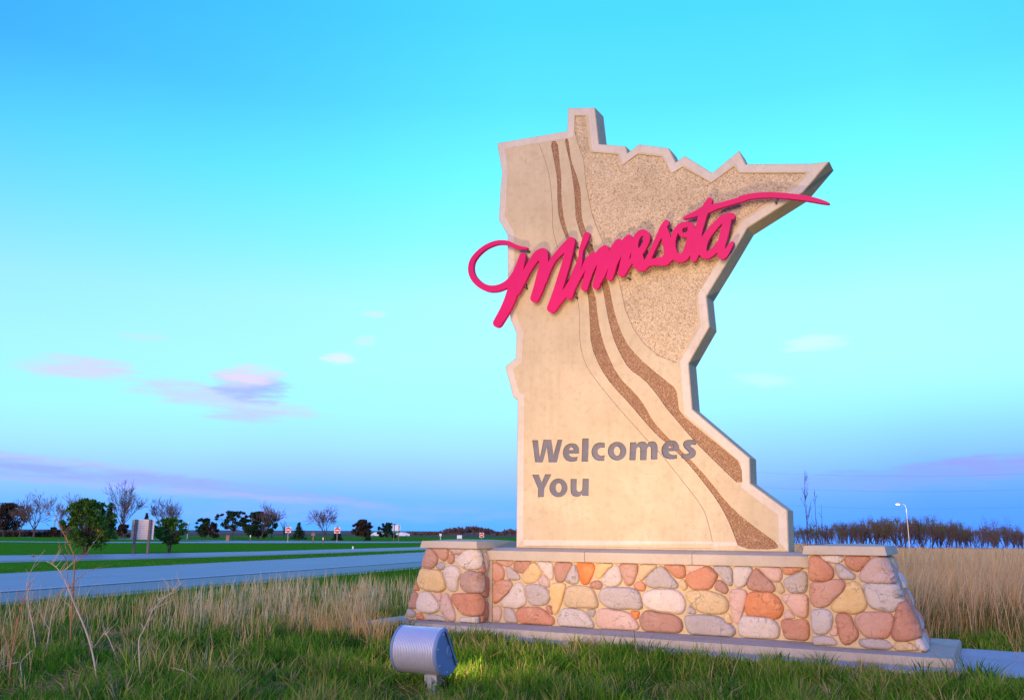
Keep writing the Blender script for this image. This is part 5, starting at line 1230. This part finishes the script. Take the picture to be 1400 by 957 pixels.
x, y, r = scatter(2600, 9, 19, -.58, -.02); u, v = loc_uv(x, y); n1 = fbm(x, y, .8, 12.5); k = ~on_pad(x, y, .05) & (n1 > .02) & (road_off(x, y) < -3) & ((u < US0-.9) | (v > VS1)) ; x, y, r = x[k], y[k], r[k]
blades('dry_stalks', x, y, G.uniform(.2, .75, len(x)), np.full(len(x), .006), G.uniform(.02, .6, len(x)), np.clip(G.normal(.5, .25, len(x)), 0, 1), M_dry, 'thin lone dry stalks scattered through the lawn under the tall weeds', segs=3)
# 5 the dry field on the right
def field(n, r0, r1, hmul, wmul, segs, pw=0.0):
    x, y, r = scatter(n, r0, r1, .06, .85, pw); u, v = loc_uv(x, y); k = ~on_pad(x, y, .25) & ((v > VS1+.2) | (u > US1+9.2)) ; k &= y > 8; x, y, r, v = x[k], y[k], r[k], v[k]
    n1 = fbm(x, y, .25, 6.6); n2 = fbm(x, y, 1.1, 1.4)
    edge_ = sstep(VS1+.2, VS1+2.2, v); kk = G.uniform(0, 1, len(x)) < np.clip(.35+.65*edge_+n2*.5, .15, 1); x, y, r, v, n1, edge_ = x[kk], y[kk], r[kk], v[kk], n1[kk], edge_[kk]
    H = (.25+.62*edge_)*G.uniform(.6, 1.2, len(x))*np.clip(1+.6*n1, .5, 1.4)*hmul
    gm = np.clip(1-(v-VS1)/16, 0, 1); low_ = G.uniform(0, 1, len(x)) < np.clip(.12+.62*gm-.5*n1, .05, .92)
    rnd = np.clip(G.normal(.68, .18, len(x))+.32*n1, .28, 1); rnd[low_] = np.clip(G.normal(.14, .1, low_.sum()), 0, .34); H[low_] *= np.where(gm[low_] > .3, .72, .85)
    blades('field_grass', x, y, H, .0075*wmul*np.clip(r/16, .9, 30), G.uniform(.05, .42, len(x)), rnd, M_field, 'tall tawny dry field grass, green low down, behind and beside the monument' if r0 < 20 else 'distant tawny dry field grass reaching the hedgerow', G.normal(-.2, .9, len(x)), segs)
x, y, r = scatter(9000, 13, 60, .1, .8); u, v = loc_uv(x, y); k = ~on_pad(x, y, .3) & (v > VS1+1.0); x, y, r = x[k], y[k], r[k]; n1 = fbm(x, y, .5, 3.3)
blades('field_stalks', x, y, G.uniform(.7, 1.25, len(x))*np.clip(1+.5*n1, .6, 1.3), .006*np.clip(r/14, 1, 5), G.uniform(.02, .3, len(x)), np.clip(G.normal(.8, .2, len(x)), .3, 1), M_field, 'scattered taller seed stalks standing out of the dry field', segs=3)
field(190000, 11, 40, 1.0, 1.0, 3); field(120000, 38, 240, 1.05, .9, 2, 1.2)
# fallen straw and cut stalks lying in the lawn
V = []; Fc = []; rr = random.Random(3)
for (px, py, sx, sy, n, ln) in ((95, 888, 55, 6, 220, .34), (130, 935, 70, 14, 260, .36), (60, 950, 60, 8, 120, .34), (160, 870, 30, 5, 90, .3), (560, 952, 60, 8, 120, .22), (660, 945, 50, 8, 160, .2), (700, 930, 50, 8, 100, .2), (930, 950, 160, 8, 260, .22), (760, 900, 90, 4, 120, .2), (340, 945, 80, 10, 120, .22), (1150, 950, 150, 6, 120, .22), (320, 845, 60, 4, 90, .3), (430, 850, 60, 5, 90, .3), (1330, 950, 70, 6, 60, .2)):
    for _ in range(n):
        q = ground_pt(px+rr.gauss(0, sx*.5), py+rr.gauss(0, sy*.5))
        if q is None or bool(on_pad(np.array([q.x]), np.array([q.y]))[0]): continue
        a = rr.gauss(0, .55)+(math.pi if rr.random() < .5 else 0); L = ln*rr.uniform(.4, 1.3); z = q.z+rr.uniform(.01, .07)
        tube(V, Fc, (q.x-math.cos(a)*L/2, q.y-math.sin(a)*L/2, z), (q.x+math.cos(a)*L/2, q.y+math.sin(a)*L/2, z+rr.gauss(0, .05)), .0030, .002, 3)
tag(mesh_obj('fallen_straw', V, Fc, plain('straw', (.34, .22, .12), .9, .1, .3, scale=5)), 'flattened dead straw lying in the lawn', 'straw', kind='stuff')
# ================================================================== tall dead weeds, each one a plant
def weed(base, stems, label, mt, r0, seed, heads=()):
    p = ground_pt(*base); o = empty('dried_weed', p); tag(o, label, 'weed', 'tall dead weeds'); rr = random.Random(seed); k = mpx(p.y)
    for i, st in enumerate(stems):
        dy0 = 0 if i == 0 else rr.uniform(-.06, .06); pts = []; n = len(st)
        for j, q in enumerate(st):
            w_ = plane_pt(q[0], q[1], p.y); w_.y += (rr.uniform(-.05, .05)*j if i else .03*j); w_ = Vector((w_.x, w_.y, w_.z))-p
            if i == 0 and j == 0: w_ = Vector((0, 0, -.06))
            pts.append(w_)
        if i == 0: pts0 = list(pts)
        C = catmull(pts, 4); rad = r0*.85*(1 if i == 0 else .5); V = []; Fc = []
        polytube(V, Fc, [Vector(c) for c in C], [rad*(1-.7*t) for t in np.linspace(0, 1, len(C))], 5); mesh_obj('stem', V, Fc, mt, o)
    if len(stems[0]) > 4:      # fine side shoots
        C = catmull(pts0, 6)
        for _ in range(9):
            a_ = Vector(C[rr.randint(len(C)//3, len(C)-2)]); d = Vector((rr.choice((-1, 1))*rr.uniform(.4, 1), rr.uniform(-.5, .5), rr.uniform(.5, 1.2))).normalized(); L = rr.uniform(.06, .2)
            V = []; Fc = []; m_ = a_+d*L*.5+Vector((0, 0, .02)); polytube(V, Fc, [a_, m_, a_+d*L+Vector((0, 0, rr.uniform(0, .08)))], [.0045, .0032, .0016], 4); mesh_obj('side_shoot', V, Fc, mt, o)
    for h in heads:
        w_ = plane_pt(h[0], h[1], p.y)-p; V = []; Fc = []
        for _ in range(16):
            d = Vector((rr.gauss(0, 1), rr.gauss(0, 1), rr.gauss(.4, 1))).normalized()*.028; tube(V, Fc, w_, w_+d, .006, .002, 3)
        mesh_obj('seed_head', V, Fc, M_weed, o)
weed((96, 886), [[(96, 886), (97, 830), (98, 790), (97, 762), (88, 742), (76, 722), (67, 704)], [(97, 772), (112, 762), (126, 748), (135, 733), (141, 724)], [(97, 800), (112, 788), (130, 778), (150, 772)], [(97, 760), (92, 748), (90, 735)], [(98, 808), (90, 790), (88, 768), (90, 752), (89, 738)], [(97, 815), (104, 803), (112, 795)], [(97, 800), (84, 812), (76, 822), (72, 835)]],
     'tall branching brown weed stalk with seed heads, tallest of the dead weeds', M_weed, .017, 1, ((60, 693), (69, 687), (66, 702), (134, 726), (90, 734), (82, 748), (94, 742)))
weed((136, 935), [[(136, 935), (124, 890), (112, 858), (98, 830), (86, 805), (74, 784), (62, 773), (50, 768)], [(98, 830), (92, 822), (88, 812), (86, 800)]], 'bleached leaning stalk crossing the tall brown weed', M_palew, .014, 2)
weed((52, 897), [[(52, 897), (44, 860), (36, 830), (32, 805), (33, 788), (40, 770), (45, 761)]], 'slim curved pale stalk with a drooping seed tip', M_palew, .010, 3, ((45, 760),))
weed((11, 945), [[(11, 945), (13, 905), (18, 860), (24, 825), (28, 807)], [(18, 860), (30, 830), (36, 815)], [(14, 900), (4, 870), (0, 850)]], 'stiff tan stalk standing by itself on the outer edge of the weeds', M_weed, .011, 4)
weed((63, 892), [[(63, 892), (68, 850), (72, 825), (75, 812)], [(68, 850), (80, 828), (84, 815)], [(67, 860), (58, 835), (56, 800), (57, 790)]], 'short pale forked stalk beside the brown weed', M_palew, .012, 5)
weed((193, 937), [[(193, 937), (189, 900), (187, 875), (192, 862), (203, 835), (216, 820), (232, 806), (243, 794)], [(216, 820), (232, 812), (246, 806), (252, 800)], [(203, 835), (222, 826), (240, 818)]], 'pale weed kinked halfway with a feathery top', M_palew, .011, 6)
weed((35, 943), [[(35, 943), (27, 920), (25, 905), (38, 890)], [(25, 905), (16, 907), (5, 912)]], 'broken whitish stalk bent over near the ground', M_palew, .011, 7)
weed((165, 905), [[(165, 905), (152, 884), (141, 867), (128, 880), (112, 897)]], 'snapped stalk folded into an upside-down V', M_palew, .008, 8)
weed((288, 950), [[(288, 950), (268, 930), (248, 918), (228, 914)]], 'arched dry stalk lying low in the lawn', M_palew, .007, 9)
weed((497, 870), [[(497, 870), (492, 845), (488, 825), (481, 812)], [(488, 825), (484, 808), (489, 804)]], 'brown seed-headed weed near the corner of the concrete pad', M_weed, .008, 10, ((481, 811), (489, 804), (479, 818), (484, 806)))
weed((412, 855), [[(412, 855), (414, 835), (408, 823)], [(413, 840), (420, 825)], [(412, 846), (426, 834), (431, 830)]], 'dark rust dock plant with clustered seeds in the dry grass', M_weed, .010, 11, ((406, 822), (413, 822), (420, 824), (409, 828), (431, 830), (417, 819)))
weed((1396, 905), [[(1396, 905), (1380, 870), (1366, 842)], [(1390, 890), (1392, 860), (1398, 830)]], 'thin tan stalks leaning over the far end of the concrete pad', M_weed, .008, 12)
